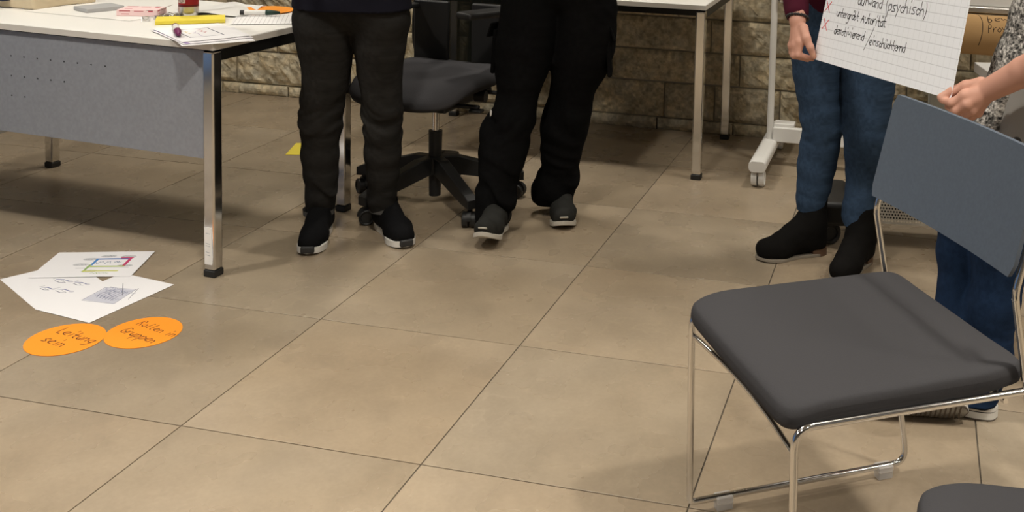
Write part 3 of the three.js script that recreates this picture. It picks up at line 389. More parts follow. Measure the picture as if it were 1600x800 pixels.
sheet('drawing_sheet', 'white sheet with a grey shaded pencil sketch beside the orange cards', 'paper', 0.21, 0.297, [-2.283, -2.668], Math.atan2(-0.032, 0.208), canvasTex(500, 720, (x, w, h) => {
  blank(x, w, h); x.fillStyle = 'rgba(110,118,150,0.30)'; x.beginPath(); x.moveTo(150, 470); x.lineTo(120, 250); x.lineTo(330, 190); x.lineTo(390, 430); x.closePath(); x.fill(); for (let i = 0; i < 16; i++) scribble(x, 250 + rr(-80, 80), 330 + rr(-110, 110), rr(60, 160), 40, 'rgba(90,95,130,0.35)', 4, 9);
  ink(x, [[110, 245], [330, 180], [395, 430], [150, 480], [110, 245]], '#6a6e86', 4); ink(x, [[160, 140], [330, 300]], '#73767f', 4); ink(x, [[330, 160], [420, 330]], '#73767f', 4); for (let i = 0; i < 6; i++) ink(x, [[180 + i * 26, 260], [170 + i * 30, 350], [200 + i * 26, 400]], '#5b5f78', 4);
}), 'drawings laid out on the floor', 0.0018);
sheet('drawing_sheet', 'white sheet with a coloured square diagram lying over the other drawings', 'paper', 0.297, 0.21, [-2.496, -2.864], Math.atan2(0.099, 0.282), canvasTex(720, 500, (x, w, h) => {
  blank(x, w, h); const sq = (a, b, c, d, col, lw) => ink(x, [[a, b], [c, d]], col, lw);
  for (const [a, b] of [[300, 150], [410, 95], [560, 105], [270, 260], [600, 290], [380, 390]]) { x.fillStyle = 'rgba(120,125,130,0.28)'; x.beginPath(); x.ellipse(a, b, 58, 26, 0, 0, 7); x.fill(); scribble(x, a, b, 90, 26, '#84868c', 3); }
  sq(350, 150, 590, 150, '#3d73b8', 24); sq(350, 150, 350, 270, '#4a86c8', 20); sq(590, 150, 590, 280, '#c03a6a', 24); sq(520, 130, 600, 130, '#c63360', 18); sq(340, 300, 590, 300, '#a9bf5a', 22); sq(340, 270, 340, 400, '#8fb069', 18); sq(340, 390, 580, 390, '#d3d36a', 20);
  sq(260, 330, 640, 330, '#6d7076', 4); for (const a of [390, 450, 520]) scribble(x, a, 220, 50, 50, '#6f7f9a', 4, 9); scribble(x, 470, 430, 130, 24, '#7a9a48', 4);
}), 'drawings laid out on the floor', 0.0032);
function roundCard(label, pos, textTurn, lines, y = 0.001) {
  const g = new THREE.CylinderGeometry(0.0975, 0.0975, 0.0010, 72, 1); { const p = g.attributes.position, u = g.attributes.uv; for (let i = 0; i < p.count; i++) u.setXY(i, p.getX(i) / 0.196 + 0.5, 0.5 - p.getZ(i) / 0.196); }
  const tex = canvasTex(640, 640, (x, w, h) => { x.fillStyle = '#f8941e'; x.fillRect(0, 0, w, h); for (let i = 0; i < 1500; i++) { x.fillStyle = `rgba(${rnd() < 0.5 ? '200,100,0' : '255,200,110'},0.06)`; x.fillRect(rr(0, w), rr(0, h), rr(2, 16), 2); } lines.forEach(([s, a, b, z]) => write(x, s, a, b, z, { color: '#331d05', width: 0.09, gap: 0.64 })); });
  const mt = std(lin(0.97, 0.97, 0.97), 0.9, 0, { map: tex }); const m = mesh('round_card', g, mt, undefined); m.position.set(pos[0], y, pos[1]); m.rotation.y = textTurn; return tag(m, label, 'card');
}
roundCard('round orange card reading Leitung sein on the floor', [-2.189, -2.404], -0.22, lines2('Leitung', 'sein'));
roundCard('round orange card reading Rollen in Gruppen on the floor', [-2.021, -2.497], -0.28, [['Rollen in', 110, 250, 96], ['Gruppen', 120, 420, 104]]);
function lines2(a, b) { return [[a, 110, 270, 112], [b, 150, 440, 112]]; }
sheet('sticky_note', 'yellow note lying flat on the tiles beside the dark jeans', 'note', 0.13, 0.19, [-2.60, -4.25], 0.32, M.yellow, undefined, 0.001);
sheet('sticky_note', 'yellow note lying on the tiles behind the table leg', 'note', 0.10, 0.36, [-2.738, -4.72], 0.47, M.yellow, undefined, 0.001);

// ---------- things on the meeting table ----------
const TT = 0.7356, onT = (g, p, y = 0, turn = 0) => { g.position.set(p[0], TT + y, p[1]); g.rotation.y = turn; return g; };
sheet('flipchart_sheet', 'large blank white sheet lying flat on the meeting table', 'paper', 0.46, 0.40, tc(-0.73, -0.385), -TA, M.tabletop, undefined, TT + 0.0006);
{
  const f = (x, y, z) => { const a = Math.abs(x) - 0.22 + 0.03 * noise(z * 9, 2, 1), b = Math.abs(z) - 0.10 - 0.02 * noise(x * 8, 5, 2), c = Math.abs(y - 0.022) - 0.012 - 0.016 * (0.5 + 0.5 * fbm(x * 9, z * 9, 4, 2)); const q = [a, b, c].map((v) => Math.max(v, 0)); return (Math.hypot(...q) + Math.min(0, Math.max(a, b, c)) - 0.012 + 0.006 * Math.abs(fbm(x * 22 + z * 8, y * 30, z * 20, 2))) * 0.7; };
  const bag = thing('tote_bag', 'crumpled cream cotton tote bag lying on the meeting table', 'bag', [0, 0, 0]); onT(bag, tc(-1.17, -0.33), 0.0, -TA + 0.05);
  mesh('cloth', netMesh(f, [-0.3, -0.005, -0.17], [0.3, 0.09, 0.17], 0.006), std(lin(0.66, 0.55, 0.38), 0.95), bag).position.y = 0.003;
  const st = mesh('printed_patch', at(rbox(0.045, 0.02, 0.06, 0.006), 0.075, 0.036, 0.115), std(lin(0.012, 0.016, 0.05), 0.9), bag); st.userData.label = 'dark navy patch';
}
tag(onT(mesh('notepad', rbox(0.10, 0.014, 0.13, 0.002), std(lin(0.42, 0.42, 0.42), 0.7)), tc(-0.775, -0.325), 0.0085, -0.42), 'slim grey block lying beside the tote bag', 'notepad');
{
  const t = thing('card_box', 'small pale pink cardboard box with red print', 'box'); onT(t, tc(-0.575, -0.315), 0, 0.32);
  mesh('carton', at(rbox(0.135, 0.022, 0.09, 0.002), 0, 0.012, 0), std(0xffffff, 0.7, 0, { map: canvasTex(256, 128, (x, w, h) => { blank(x, w, h, '#efd0cf'); x.fillStyle = '#b4444e'; for (const [a, b, c, d] of [[16, 10, 70, 22], [110, 20, 60, 14], [200, 14, 30, 30], [30, 80, 50, 12]]) x.fillRect(a, b, c, d); x.fillStyle = '#8d8480'; x.fillRect(190, 0, 40, 12); }) }), t);
  mesh('flap', at(rbox(0.03, 0.0015, 0.05, 0.0005), 0.078, 0.026, -0.01, 0, 0, 0.35), std(lin(0.42, 0.36, 0.33), 0.8), t);
}
{
  const t = thing('drink_can', 'red drink can with a silver base on the table', 'can'); onT(t, [-2.462, -3.285], 0.0008);
  const prof = [[0, 0.006], [0.024, 0.0], [0.027, 0.002], [0.0325, 0.012], [0.0332, 0.02], [0.0332, 0.150], [0.027, 0.163], [0.026, 0.168], [0.024, 0.165], [0, 0.164]].map(([a, b]) => new THREE.Vector2(a, b));
  mesh('shell', new THREE.LatheGeometry(prof, 48), std(lin(0.62, 0.60, 0.56), 0.3, 1), t);
  const g = new THREE.CylinderGeometry(0.03335, 0.03335, 0.108, 48, 1, true).translate(0, 0.092, 0);
  mesh('printed_band', g, std(0xffffff, 0.35, 0.25, { map: canvasTex(1024, 512, (x, w, h) => { blank(x, w, h, '#8e0c16'); x.fillStyle = '#5a0a10'; x.fillRect(0, h - 34, w, 34); for (const ox of [40, 552]) { x.fillStyle = '#c9b7ae'; x.beginPath(); x.roundRect(ox, 300, 150, 150, 14); x.fill(); x.strokeStyle = '#6d615c'; x.lineWidth = 10; for (const r of [20, 40, 58]) { x.beginPath(); x.arc(ox + 75, 375, r, 0.4, 5.6); x.stroke(); } } }) }), t).rotation.y = 2.3;
}
for (let k = 0; k < 4; k++) {
  const p = [[-0.468, -0.205], [-0.452, -0.245], [-0.442, -0.285], [-0.425, -0.318]][k]; const t = thing('foldback_clip', 'small metal foldback clip in a loose row by the can', 'clip', [0, 0, 0], 0, 'metal clips beside the drink can'); onT(t, tc(...p), 0.0005, rr(0, 3));
  mesh('spring', extr([[-0.012, 0], [0.012, 0], [0.003, 0.013], [-0.003, 0.013]], 0.024, 0.001), M.chromeSoft, t); mesh('handle', tube([V(-0.008, 0.012, 0.004), V(-0.02, 0.017, 0.008), V(-0.024, 0.018, 0.012), V(-0.02, 0.017, 0.016), V(-0.008, 0.012, 0.02)], 0.0012, 20, 6), M.chrome, t);
}
tag(onT(mesh('card_stack', rbox(0.215, 0.012, 0.105, 0.0008), M.yellow), tc(-0.325, -0.272), 0.0067, 0.62), 'stack of yellow cards in front of the drink can', 'card stack');
sheet('drawing_sheet', 'white sheet with a framed pen drawing at the table corner', 'paper', 0.297, 0.21, [-2.213, -3.012], -0.62, canvasTex(720, 500, (x, w, h) => { blank(x, w, h, '#f6f5f5'); ink(x, [[200, 150], [560, 150], [560, 390], [200, 390], [200, 150]], '#55566a', 9); scribble(x, 330, 230, 160, 40, '#b77', 6); scribble(x, 430, 300, 200, 40, '#a58fb5', 5); scribble(x, 330, 340, 140, 30, '#b9a04a', 5); }), undefined, TT + 0.0050);
sheet('colour_sheet', 'sheet with a pale lilac margin under the framed pen drawing', 'paper', 0.297, 0.21, [-2.196, -2.992], -0.60, canvasTex(256, 180, (x, w, h) => { blank(x, w, h, '#efecee'); x.fillStyle = '#a796c0'; x.fillRect(0, h - 18, w, 12); }), undefined, TT + 0.0026);
sheet('plain_sheet', 'plain white sheet poking out at the table corner', 'paper', 0.297, 0.21, [-2.165, -2.985], -0.75, M.paper, undefined, TT + 0.0002);
function marker(label, capMat, bodyMat, p, turn) {
  const t = thing('marker_pen', label, 'pen'); onT(t, p, 0.0115, turn);
  mesh('barrel', new THREE.CylinderGeometry(0.0085, 0.0085, 0.082, 20).rotateZ(Math.PI / 2), bodyMat, t);
  mesh('cap', new THREE.LatheGeometry([[0, 0.048], [0.0045, 0.047], [0.0075, 0.032], [0.0095, 0.012], [0.0095, 0], [0, 0]].map(([a, b]) => new THREE.Vector2(a, b)), 20).rotateZ(-Math.PI / 2).translate(0.036, 0, 0), capMat, t);
  mesh('end_plug', new THREE.CylinderGeometry(0.0088, 0.0085, 0.014, 20).rotateZ(-Math.PI / 2).translate(-0.042, 0, 0), capMat === M.green ? M.blackPlastic : capMat, t); return t;
}
M.purple = std(lin(0.16, 0.015, 0.09), 0.45); M.green = std(lin(0.008, 0.035, 0.022), 0.45);
{ const m = marker('white marker pen with a purple cap on the framed drawing', M.purple, M.white, [-2.272, -2.972], -0.86); m.position.y += 0.006; m.scale.setScalar(1.2); }
marker('white marker pen with a dark green cap lying on the gridded paper', M.green, M.white, [-2.262, -3.372], 0.40).position.y += 0.004;
sheet('grid_sheet', 'curling gridded paper sheet under the green marker', 'paper', 0.25, 0.20, [-2.170, -3.335], 0.5, canvasTex(256, 200, (x, w, h) => { blank(x, w, h, '#f5f4f2'); x.strokeStyle = '#c9c7c6'; x.lineWidth = 2; for (let i = 8; i < 256; i += 14) { ink(x, [[i, 0], [i, h]], '#cbc9c8', 2); ink(x, [[0, i], [w, i]], '#cbc9c8', 2); } }), undefined, TT + 0.0022);
{
  const g = new THREE.CylinderGeometry(0.0975, 0.0975, 0.001, 64); const m = mesh('round_card', g, M.orange); onT(m, [-2.305, -3.505], 0.004); tag(m, 'plain orange round card lying on the meeting table', 'card');
}
{
  const P = new THREE.PlaneGeometry(0.24, 0.26, 40, 40).rotateX(-Math.PI / 2), p = P.attributes.position; for (let i = 0; i < p.count; i++) { const x = p.getX(i), z = p.getZ(i); p.setY(i, 0.004 + 0.014 * (0.5 + 0.5 * Math.sin(x * 26 + 5 * noise(x * 9, z * 9, 3) + z * 12)) * (0.4 + 0.6 * Math.abs(noise(x * 8, z * 8, 9)) + 0.2)); } P.computeVertexNormals();
  tag(onT(mesh('crumpled_sheet', P, phys({ color: lin(0.80, 0.80, 0.78), roughness: 0.35, side: THREE.DoubleSide })), [-2.44, -3.43], 0, 0.3), 'crumpled pale wrapping sheet behind the drink can', 'paper');
}

// ---------- the poster held up between two people ----------
{
  const e = V(0.534, 0.053, 0.844).normalize(), v0 = V(0, 1, 0).addScaledVector(e, -e.y).normalize(), n0 = e.clone().cross(v0), tl = -0.21, v = v0.clone().multiplyScalar(Math.cos(tl)).addScaledVector(n0, Math.sin(tl)), n = e.clone().cross(v);
  const W = 0.708, Hh = 0.98, g = new THREE.BoxGeometry(W, Hh, 0.0006, 24, 24, 1), p = g.attributes.position; for (let i = 0; i < p.count; i++) { const x = p.getX(i) / W, y = p.getY(i) / Hh; p.setZ(i, p.getZ(i) + 0.006 * Math.cos(x * Math.PI) * (0.4 + y) + 0.002 * noise(x * 5, y * 4, 2)); } g.translate(W / 2, Hh / 2, 0); g.computeVertexNormals();
  const S = 2000, tex = canvasTex(1416, 1960, (x, w, h) => {
    blank(x, w, h, '#f3f6fb'); for (let i = 0; i < w; i += 50) ink(x, [[i, 0], [i, h]], '#dcdfe4', 2); for (let i = h - 40; i > 0; i -= 50) ink(x, [[0, i], [w, i]], '#cfd2d8', 3);
    const X = (u) => u * S, Y = (q) => h - q * S;
    cross(x, X(0.022), Y(0.161), 32, '#c9293d'); cross(x, X(0.028), Y(0.108), 32, '#c9293d');
    write(x, 'aufwand', X(0.188), Y(0.183), 62, { width: 0.085, gap: 0.6, slant: 0.05 }); write(x, '(psychisch)', X(0.338), Y(0.182), 72, { width: 0.075, gap: 0.55, slant: 0.05 });
    write(x, 'untergräbt', X(0.080), Y(0.138), 50, { width: 0.105, gap: 0.57, color: '#0c0c10', slant: 0.05 }); write(x, 'Autorität', X(0.228), Y(0.135), 58, { width: 0.095, gap: 0.56, color: '#0c0c10', slant: 0.05 });
    write(x, 'demotivierend', X(0.087), Y(0.088), 52, { width: 0.1, gap: 0.54, color: '#0c0c10', slant: 0.05 }); write(x, '/', X(0.272), Y(0.084), 88, { width: 0.05 }); write(x, 'einschüchternd', X(0.292), Y(0.081), 50, { width: 0.1, gap: 0.54, color: '#0c0c10', slant: 0.05 });
  });
  const face = std(0xffffff, 0.9, 0, { map: tex }), m = shade(new THREE.Mesh(g, [M.paper, M.paper, M.paper, M.paper, face, M.paper])); m.name = numbered('poster'); scene.add(m);
  m.matrixAutoUpdate = true; const q = new THREE.Matrix4().makeBasis(e, v, n); m.quaternion.setFromRotationMatrix(q); m.position.set(-0.286, 0.755, -3.201);
  tag(m, 'white gridded flipchart sheet with handwriting and red crosses, held by two people', 'poster');
}

// ---------- people ----------
const shoeCache = {};
function soleShape(L, grow = 0) {
  const h = [[0.0, 0.0], [0.012, 0.024], [0.05, 0.033], [0.11, 0.031], [0.16, 0.039], [0.20, 0.047], [0.235, 0.043], [0.262, 0.030], [0.28, 0.0]].map(([z, w]) => [z / 0.28 * L, w + (w ? grow : 0)]), s = new THREE.Shape();
  const pts = [...h.map(([z, w]) => new THREE.Vector2(w, z)), ...h.slice(1, -1).reverse().map(([z, w]) => new THREE.Vector2(-w * 0.94, z))];
  s.setFromPoints(new THREE.SplineCurve([...pts, pts[0]]).getPoints(72)); return s;
}
const flat = (g, y) => g.rotateX(-Math.PI / 2).scale(1, 1, -1).translate(0, y, 0);    // shape (x, z) laid on the ground
function fixWinding(g) { const i = g.index; if (i) { for (let k = 0; k < i.count; k += 3) { const a = i.getX(k); i.setX(k, i.getX(k + 1)); i.setX(k + 1, a); } } else { for (const n of Object.keys(g.attributes)) { const t = g.attributes[n], s = t.itemSize; for (let k = 0; k < t.count; k += 3) for (let c = 0; c < s; c++) { const a = t.array[k * s + c]; t.array[k * s + c] = t.array[(k + 1) * s + c]; t.array[(k + 1) * s + c] = a; } } } return g; }
function shoeParts(style) {
  if (shoeCache[style]) return shoeCache[style];
  const boot = style === 'boot', L = boot ? 0.262 : style === 'canvas' ? 0.275 : 0.28, k = L / 0.28, low = style === 'canvas' ? 0.026 : boot ? 0.006 : 0.016;
  const cones = [...chain([[0, 0.050, 0.038, 0.034], [0, 0.050, 0.10 * k, 0.033], [0.010, 0.040, 0.185 * k, 0.035], [0.004, 0.031, 0.242 * k, 0.031]]), [-0.012, 0.036, 0.17 * k, 0.032, -0.004, 0.030, 0.238 * k, 0.030], [0, 0.105, 0.052, 0.036, 0, 0.074, 0.125 * k, 0.034], [0, 0.05, 0.045, 0.036, 0, 0.105, 0.05, 0.036]];
  if (boot) cones.push([0, 0.09, 0.055, 0.040, 0, 0.205, 0.048, 0.045], [0, 0.12, 0.062, 0.040, 0.002, 0.06, 0.155, 0.034]);
  const top = boot ? 0.20 : 0.118, f0 = field(cones, 0.03), toeUp = style === 'runner' ? 1.6 : 0.5, bend = (z) => toeUp * Math.pow(Math.max(0, z - 0.18 * k), 2) * 1.6;
  const cut = (z) => (boot ? lerp(0.024, 0.009, sstep(0.055, 0.10, z)) : low);
  const f = (x, y, z) => { const yy = y - bend(z); return Math.max(f0(x, yy, z) - 0.0012 * noise(x * 60, yy * 60, z * 60), cut(z) - yy, yy - top); };
  const upper = netMesh(f, [-0.07, -0.01, -0.02], [0.07, top + 0.03, L + 0.03], 0.0042);
  const bendG = (g) => { const p = g.attributes.position; for (let i = 0; i < p.count; i++) p.setY(i, p.getY(i) + bend(p.getZ(i))); g.computeVertexNormals(); return g; };
  const sole = (th, grow, y = 0) => bendG(fixWinding(flat(new THREE.ExtrudeGeometry(soleShape(L, grow), { depth: th - 0.004, bevelEnabled: true, bevelThickness: 0.002, bevelSize: 0.002, bevelSegments: 2, steps: 2 }), y + 0.002)));
  return (shoeCache[style] = { L, upper, sole, bendG });
}
function wearShoe(parent, style, heel, toe, mats, roll = 0, pitch = 0, lift = 0) {
  const { L, upper, sole, bendG } = shoeParts(style); const s = mesh('shoe', upper, mats.upper, parent); s.rotation.set(-pitch, Math.atan2(toe[0] - heel[0], toe[1] - heel[1]), roll, 'YXZ'); s.position.set(heel[0], lift, heel[1]);
  if (style === 'boot') { s.userData.label = 'black suede ankle boot'; mesh('sole', sole(0.010, -0.001), mats.sole, s); mesh('heel', (() => { const sh = new THREE.Shape(); sh.moveTo(-0.029, 0.062); sh.lineTo(0.029, 0.062); sh.quadraticCurveTo(0.038, 0.02, 0.02, 0.006); sh.quadraticCurveTo(0, -0.002, -0.02, 0.006); sh.quadraticCurveTo(-0.038, 0.02, -0.029, 0.062); return fixWinding(flat(extr(sh, 0.025, 0.001), 0.0008)); })(), mats.heel, s); }
  else {
    const th = style === 'canvas' ? 0.032 : style === 'runner' ? 0.016 : 0.022; mesh('sole', sole(th, 0.0), mats.sole, s);
    if (style === 'knit') mesh('toe_bumper', bendG(at(rbox(0.044, 0.025, 0.024, 0.007, 3), 0, 0.0135, L - 0.007)), M.rubber, s);
    if (style === 'runner') { mesh('toe_cap', bendG(at(rbox(0.030, 0.006, 0.02, 0.0025), 0, 0.028, L - 0.008)), mats.sole, s); for (let i = 0; i < 4; i++) mesh('lace', sweep([V(-0.024, 0.092 - i * 0.008, 0.098 + i * 0.016), V(0, 0.110 - i * 0.010, 0.104 + i * 0.016), V(0.024, 0.092 - i * 0.008, 0.098 + i * 0.016)], 0.0028, 6), M.blackMatte, s); }
    if (style === 'canvas') { mesh('outsole', sole(0.005, 0.0006), mats.tread ?? M.rubber, s); mesh('foxing_stripe', (() => { const g = sole(0.0035, 0.0007, 0.020); return g; })(), M.blackMatte, s); const lines = []; for (let i = 0; i < 22; i++) lines.push(box(0.062, 0.0016, 0.004, 0, -0.0004, 0.02 + i * 0.0112)); mesh('tread', merge(lines), mats.tread ?? M.rubber, s); }
    if (style === 'knit') mesh('pull_tab', at(rbox(0.012, 0.022, 0.003, 0.001), 0, 0.098, 0.088, -0.6), M.blackMatte, s);
  }
  return s;
}
// hand: five finger chains rooted in the palm
function handFrom(d) {
  const W = d.wrist, cones = []; for (const k of d.K) cones.push([...W.slice(0, 3), W[3] * 0.62, ...k]); cones.push([...d.K[0], ...d.K[3]]);
  d.fingers.forEach((f, i) => cones.push(...chain([d.K[i], ...f]))); cones.push(...chain(d.thumb)); cones.push([...d.thumb[0], ...d.K[1]].map((v, i) => (i === 3 || i === 7 ? v * 0.85 : v))); if (d.arm) cones.push(...chain([...d.arm, W])); return cones;
}
function relaxedHand(w, dir, palm, thumb) {                              // wrist, finger direction, palm side, thumb side (unit vectors)
  const p = (a, b, c, r) => { const q = w.clone().addScaledVector(dir, a).addScaledVector(thumb, b).addScaledVector(palm, c); return [q.x, q.y, q.z, r]; };
  const K = [p(0.085, 0.030, 0, 0.0125), p(0.09, 0.010, -0.003, 0.0125), p(0.087, -0.011, -0.002, 0.0118), p(0.08, -0.030, 0.002, 0.0105)];
  const f = [[0.12, 0.032, 0.012], [0.128, 0.010, 0.012], [0.122, -0.013, 0.014], [0.106, -0.035, 0.014]].map(([a, b, c], i) => [p(a, b, c, 0.0095 - (i === 3 ? 0.001 : 0)), p(a + 0.016, b, c + 0.026, 0.0085 - (i === 3 ? 0.001 : 0)), p(a + 0.010, b, c + 0.044, 0.0078 - (i === 3 ? 0.001 : 0))]);
  return { wrist: p(0, 0, 0, 0.026), K, fingers: f, thumb: [p(0.022, 0.026, 0.006, 0.015), p(0.055, 0.048, 0.016, 0.0125), p(0.082, 0.054, 0.026, 0.0105), p(0.102, 0.050, 0.034, 0.009)] };
}
function person(o) {
  const t = thing('person', o.label, 'person'); const F = V(Math.sin(o.face), 0, Math.cos(o.face)), R = V(-F.z, 0, F.x), P = V(...o.pelvis), k = o.k ?? 1;
  const L = (s, y, f, r) => { const q = P.clone().addScaledVector(R, s * k).addScaledVector(F, f * k); return [q.x, P.y + y * k, q.z, r * k]; };
  const lean = o.lean ?? 0, ln = (y) => lean * y;
  const torso = (g, tuck = 0) => { const c = []; for (const s of [-1, 1]) c.push(...chain([L(s * 0.085, -0.06 - tuck, 0 + ln(0), 0.118 + g), L(s * 0.075, 0.16, ln(0.16), 0.104 + g), L(s * 0.085, 0.34, ln(0.34), 0.108 + g), L(s * 0.125, 0.475, ln(0.47), 0.066 + g)])); c.push([...L(-0.12, 0.47, ln(0.47), 0.064 + g), ...L(0.12, 0.47, ln(0.47), 0.064 + g)], [...L(0, 0.30, 0.02 + ln(0.3), 0.12 + g), ...L(0, 0.02, 0.01, 0.12 + g)]); return c; };
  const arms = o.arms.map((a) => ({ sh: L(a.side * 0.165, 0.46, ln(0.46), 0.058), el: a.elbow, wr: a.wrist }));
  const thin = (l, q) => l.map(([x, y, z, r]) => [x, y, z, r * q]);
  const body = [...chain([...thin(o.legs[0].slice(1), 0.68), L(0.085, -0.05, 0, 0.09)]), ...chain([...thin(o.legs[1].slice(1), 0.68), L(-0.085, -0.05, 0, 0.09)]), ...torso(-0.03, -0.07), [...L(0, 0.46, ln(0.46), 0.05), ...L(0, 0.60, ln(0.6) + 0.01, 0.048)]];
  for (const a of arms) body.push(...chain([a.sh.map((v, i) => (i === 3 ? v * 0.72 : v)), [...a.el, 0.036], [...a.wr, 0.026]]));
  const geos = [netMesh(field(body, 0.03), ...bounds(body), 0.014)];
  const H = (s, y, f, r) => L(s, 0.70 + y, f + 0.015 + ln(0.7), r), head = [[...H(0, 0.045, -0.02, 0.090), ...H(0, 0.03, 0.005, 0.088)], [...H(0, 0.0, 0.028, 0.068), ...H(0, -0.055, 0.058, 0.034)], [...H(0.03, -0.045, 0.03, 0.036), ...H(-0.03, -0.045, 0.03, 0.036)], [...H(0, 0.01, 0.094, 0.009), ...H(0, -0.02, 0.108, 0.012)], [...H(0.086, -0.005, -0.005, 0.012), ...H(0.090, 0.025, -0.012, 0.016)], [...H(-0.086, -0.005, -0.005, 0.012), ...H(-0.090, 0.025, -0.012, 0.016)], [...L(0, 0.5, ln(0.5), 0.05), ...H(0, -0.05, -0.015, 0.052)]];
  geos.push(netMesh(field(head, 0.022), ...bounds(head, 0.015), 0.0055));
  for (const h of o.hands) { const c = handFrom(h); geos.push(netMesh(field(c, h.k ?? 0.007), ...bounds(c, 0.012), 0.0026)); }
  mesh('body', merge(geos), o.skin, t).userData.label = 'bare skin';
  for (const s of [-1, 1]) { const q = H(s * 0.033, 0.022, 0.078, 0.012); mesh('eye', new THREE.SphereGeometry(0.011, 14, 10).translate(q[0], q[1], q[2]), M.eye, t); const b = H(s * 0.033, 0.046, 0.085, 0); mesh('eyebrow', at(rbox(0.034, 0.006, 0.008, 0.002), b[0], b[1], b[2], 0, o.face), M.hair, t); }
  const mq = H(0, -0.045, 0.088, 0); mesh('mouth', at(rbox(0.045, 0.011, 0.01, 0.004), mq[0], mq[1], mq[2], 0, o.face), M.mouth, t);
  const hc = [[...H(0, 0.052, -0.024, 0.100), ...H(0, 0.045, 0.0, 0.096)]]; if (o.longHair) hc.push(...chain([H(0, 0.02, -0.05, 0.085), H(0, -0.10, -0.07, 0.075), H(0, -0.24, -0.10, 0.05)])); const hf = field(hc, 0.03), fo = H(0, 0.01, 0.055, 0);
  mesh('hair', netMesh((x, y, z) => { const f = (x - fo[0]) * F.x + (z - fo[2]) * F.z, up = y - fo[1]; return Math.max(hf(x, y, z) - 0.004 * noise(x * 50, y * 18, z * 50), Math.min(f + 0.02 - Math.max(0, up - 0.045) * 4, 1), o.longHair ? -1 : f - 0.2 - 4 * (up + 0.09) < 0 ? -1 : -1); }, ...bounds(hc, 0.02), 0.008), M.hair, t);
  // trousers with folds
  const tr = [...chain([...o.legs[0], L(0.085, -0.03, 0, 0.112)]), ...chain([...o.legs[1], L(-0.085, -0.03, 0, 0.112)]), [...L(0.07, 0.0, 0, 0.115), ...L(-0.07, 0.0, 0, 0.115)], [...L(0.075, 0.06, 0, 0.108), ...L(-0.075, 0.06, 0, 0.108)], ...(o.extra ?? [])], tf = field(tr, o.blend ?? 0.022), knee = o.knee ?? 0.45, topY = P.y + 0.10 * k;
  const fold = (x, y, z) => { const hemN = sstep(0.26, 0.10, y), kn = Math.exp(-Math.pow((y - knee) / 0.07, 2)), am = (0.0020 + 0.0055 * hemN + 0.0045 * kn) * (o.foldiness ?? 1), q = 2.2 * noise(x * 7 + 3, y * 6, z * 7), n1 = noise(x * 8 + 3 * y + q * 0.4, y * 21 + q + x * 8, z * 8), n2 = noise(x * 14 - 5 * y, y * 40 + 2 * q - x * 12, z * 14); return am * 1.25 * (Math.sign(n1) * Math.pow(Math.abs(n1), 0.8) + 0.55 * n2 * Math.max(hemN, kn)); };
  const hem = (x) => (x < o.split ? o.hems[0] : o.hems[1]);
  const trm = mesh('trousers', netMesh((x, y, z) => Math.max(tf(x, y, z) - fold(x, y, z), hem(x) - y, y - topY), ...bounds(tr), 0.0075), o.trouserMat, t); trm.userData.label = o.trouserLabel;
  if (o.hemBand) o.legs.forEach((l, i) => { const [x, , z, r] = l[0]; const g = new THREE.CylinderGeometry(r + 0.007, r + 0.0055, 0.018, 40, 1, true).translate(x, o.hems[i] + 0.010, z); mesh('hem', g, o.hemMat ?? o.trouserMat, trm); });
  // top
  const sl = []; for (const a of arms) sl.push(...chain([a.sh, [...a.el, 0.054], ...(o.sleeveTo > 0.5 ? [[lerp(a.el[0], a.wr[0], o.sleeveTo), lerp(a.el[1], a.wr[1], o.sleeveTo), lerp(a.el[2], a.wr[2], o.sleeveTo), 0.038]] : [])]));
  const nk = L(0, 0, ln(0.6), 0), sh = [...(o.topExtra ?? []), ...torso(o.topGrow ?? 0.0, o.topTuck ?? 0.10), ...sl], sf = field(sh, 0.035), hemT = o.topHem;
  const tm = mesh('top', netMesh((x, y, z) => Math.max(sf(x, y, z) - 0.003 * noise(x * 10, y * 26, z * 10), hemT - y, Math.hypot(x - nk[0], z - nk[2]) < 0.075 ? y - (P.y + 0.54 * k) : -1), ...bounds(sh), 0.011), o.topMat, t); tm.userData.label = o.topLabel;
  if (o.after) o.after(t, { L, F, R, P, torso, sl, ln, trm });
  for (const s of o.shoes) wearShoe(t, ...s);
  return t;
}
const knitMats = { upper: M.shoeBlack, sole: M.soleWhite }, runMats = { upper: M.shoeGrey, sole: M.soleTan }, bootMats = { upper: M.suede, sole: M.soleBoot, heel: M.heelBrown }, canvasMats = { upper: M.shoeBlack, sole: M.soleWhite, tread: M.treadBrown };
const restHands = (arms) => arms.map((a) => { const w = V(...a.wrist), e = V(...a.elbow), d = w.clone().sub(e).normalize(), th = V(0, 1, 0).addScaledVector(d, -d.y).normalize(); return relaxedHand(w, d, d.clone().cross(th).multiplyScalar(a.side), th); });
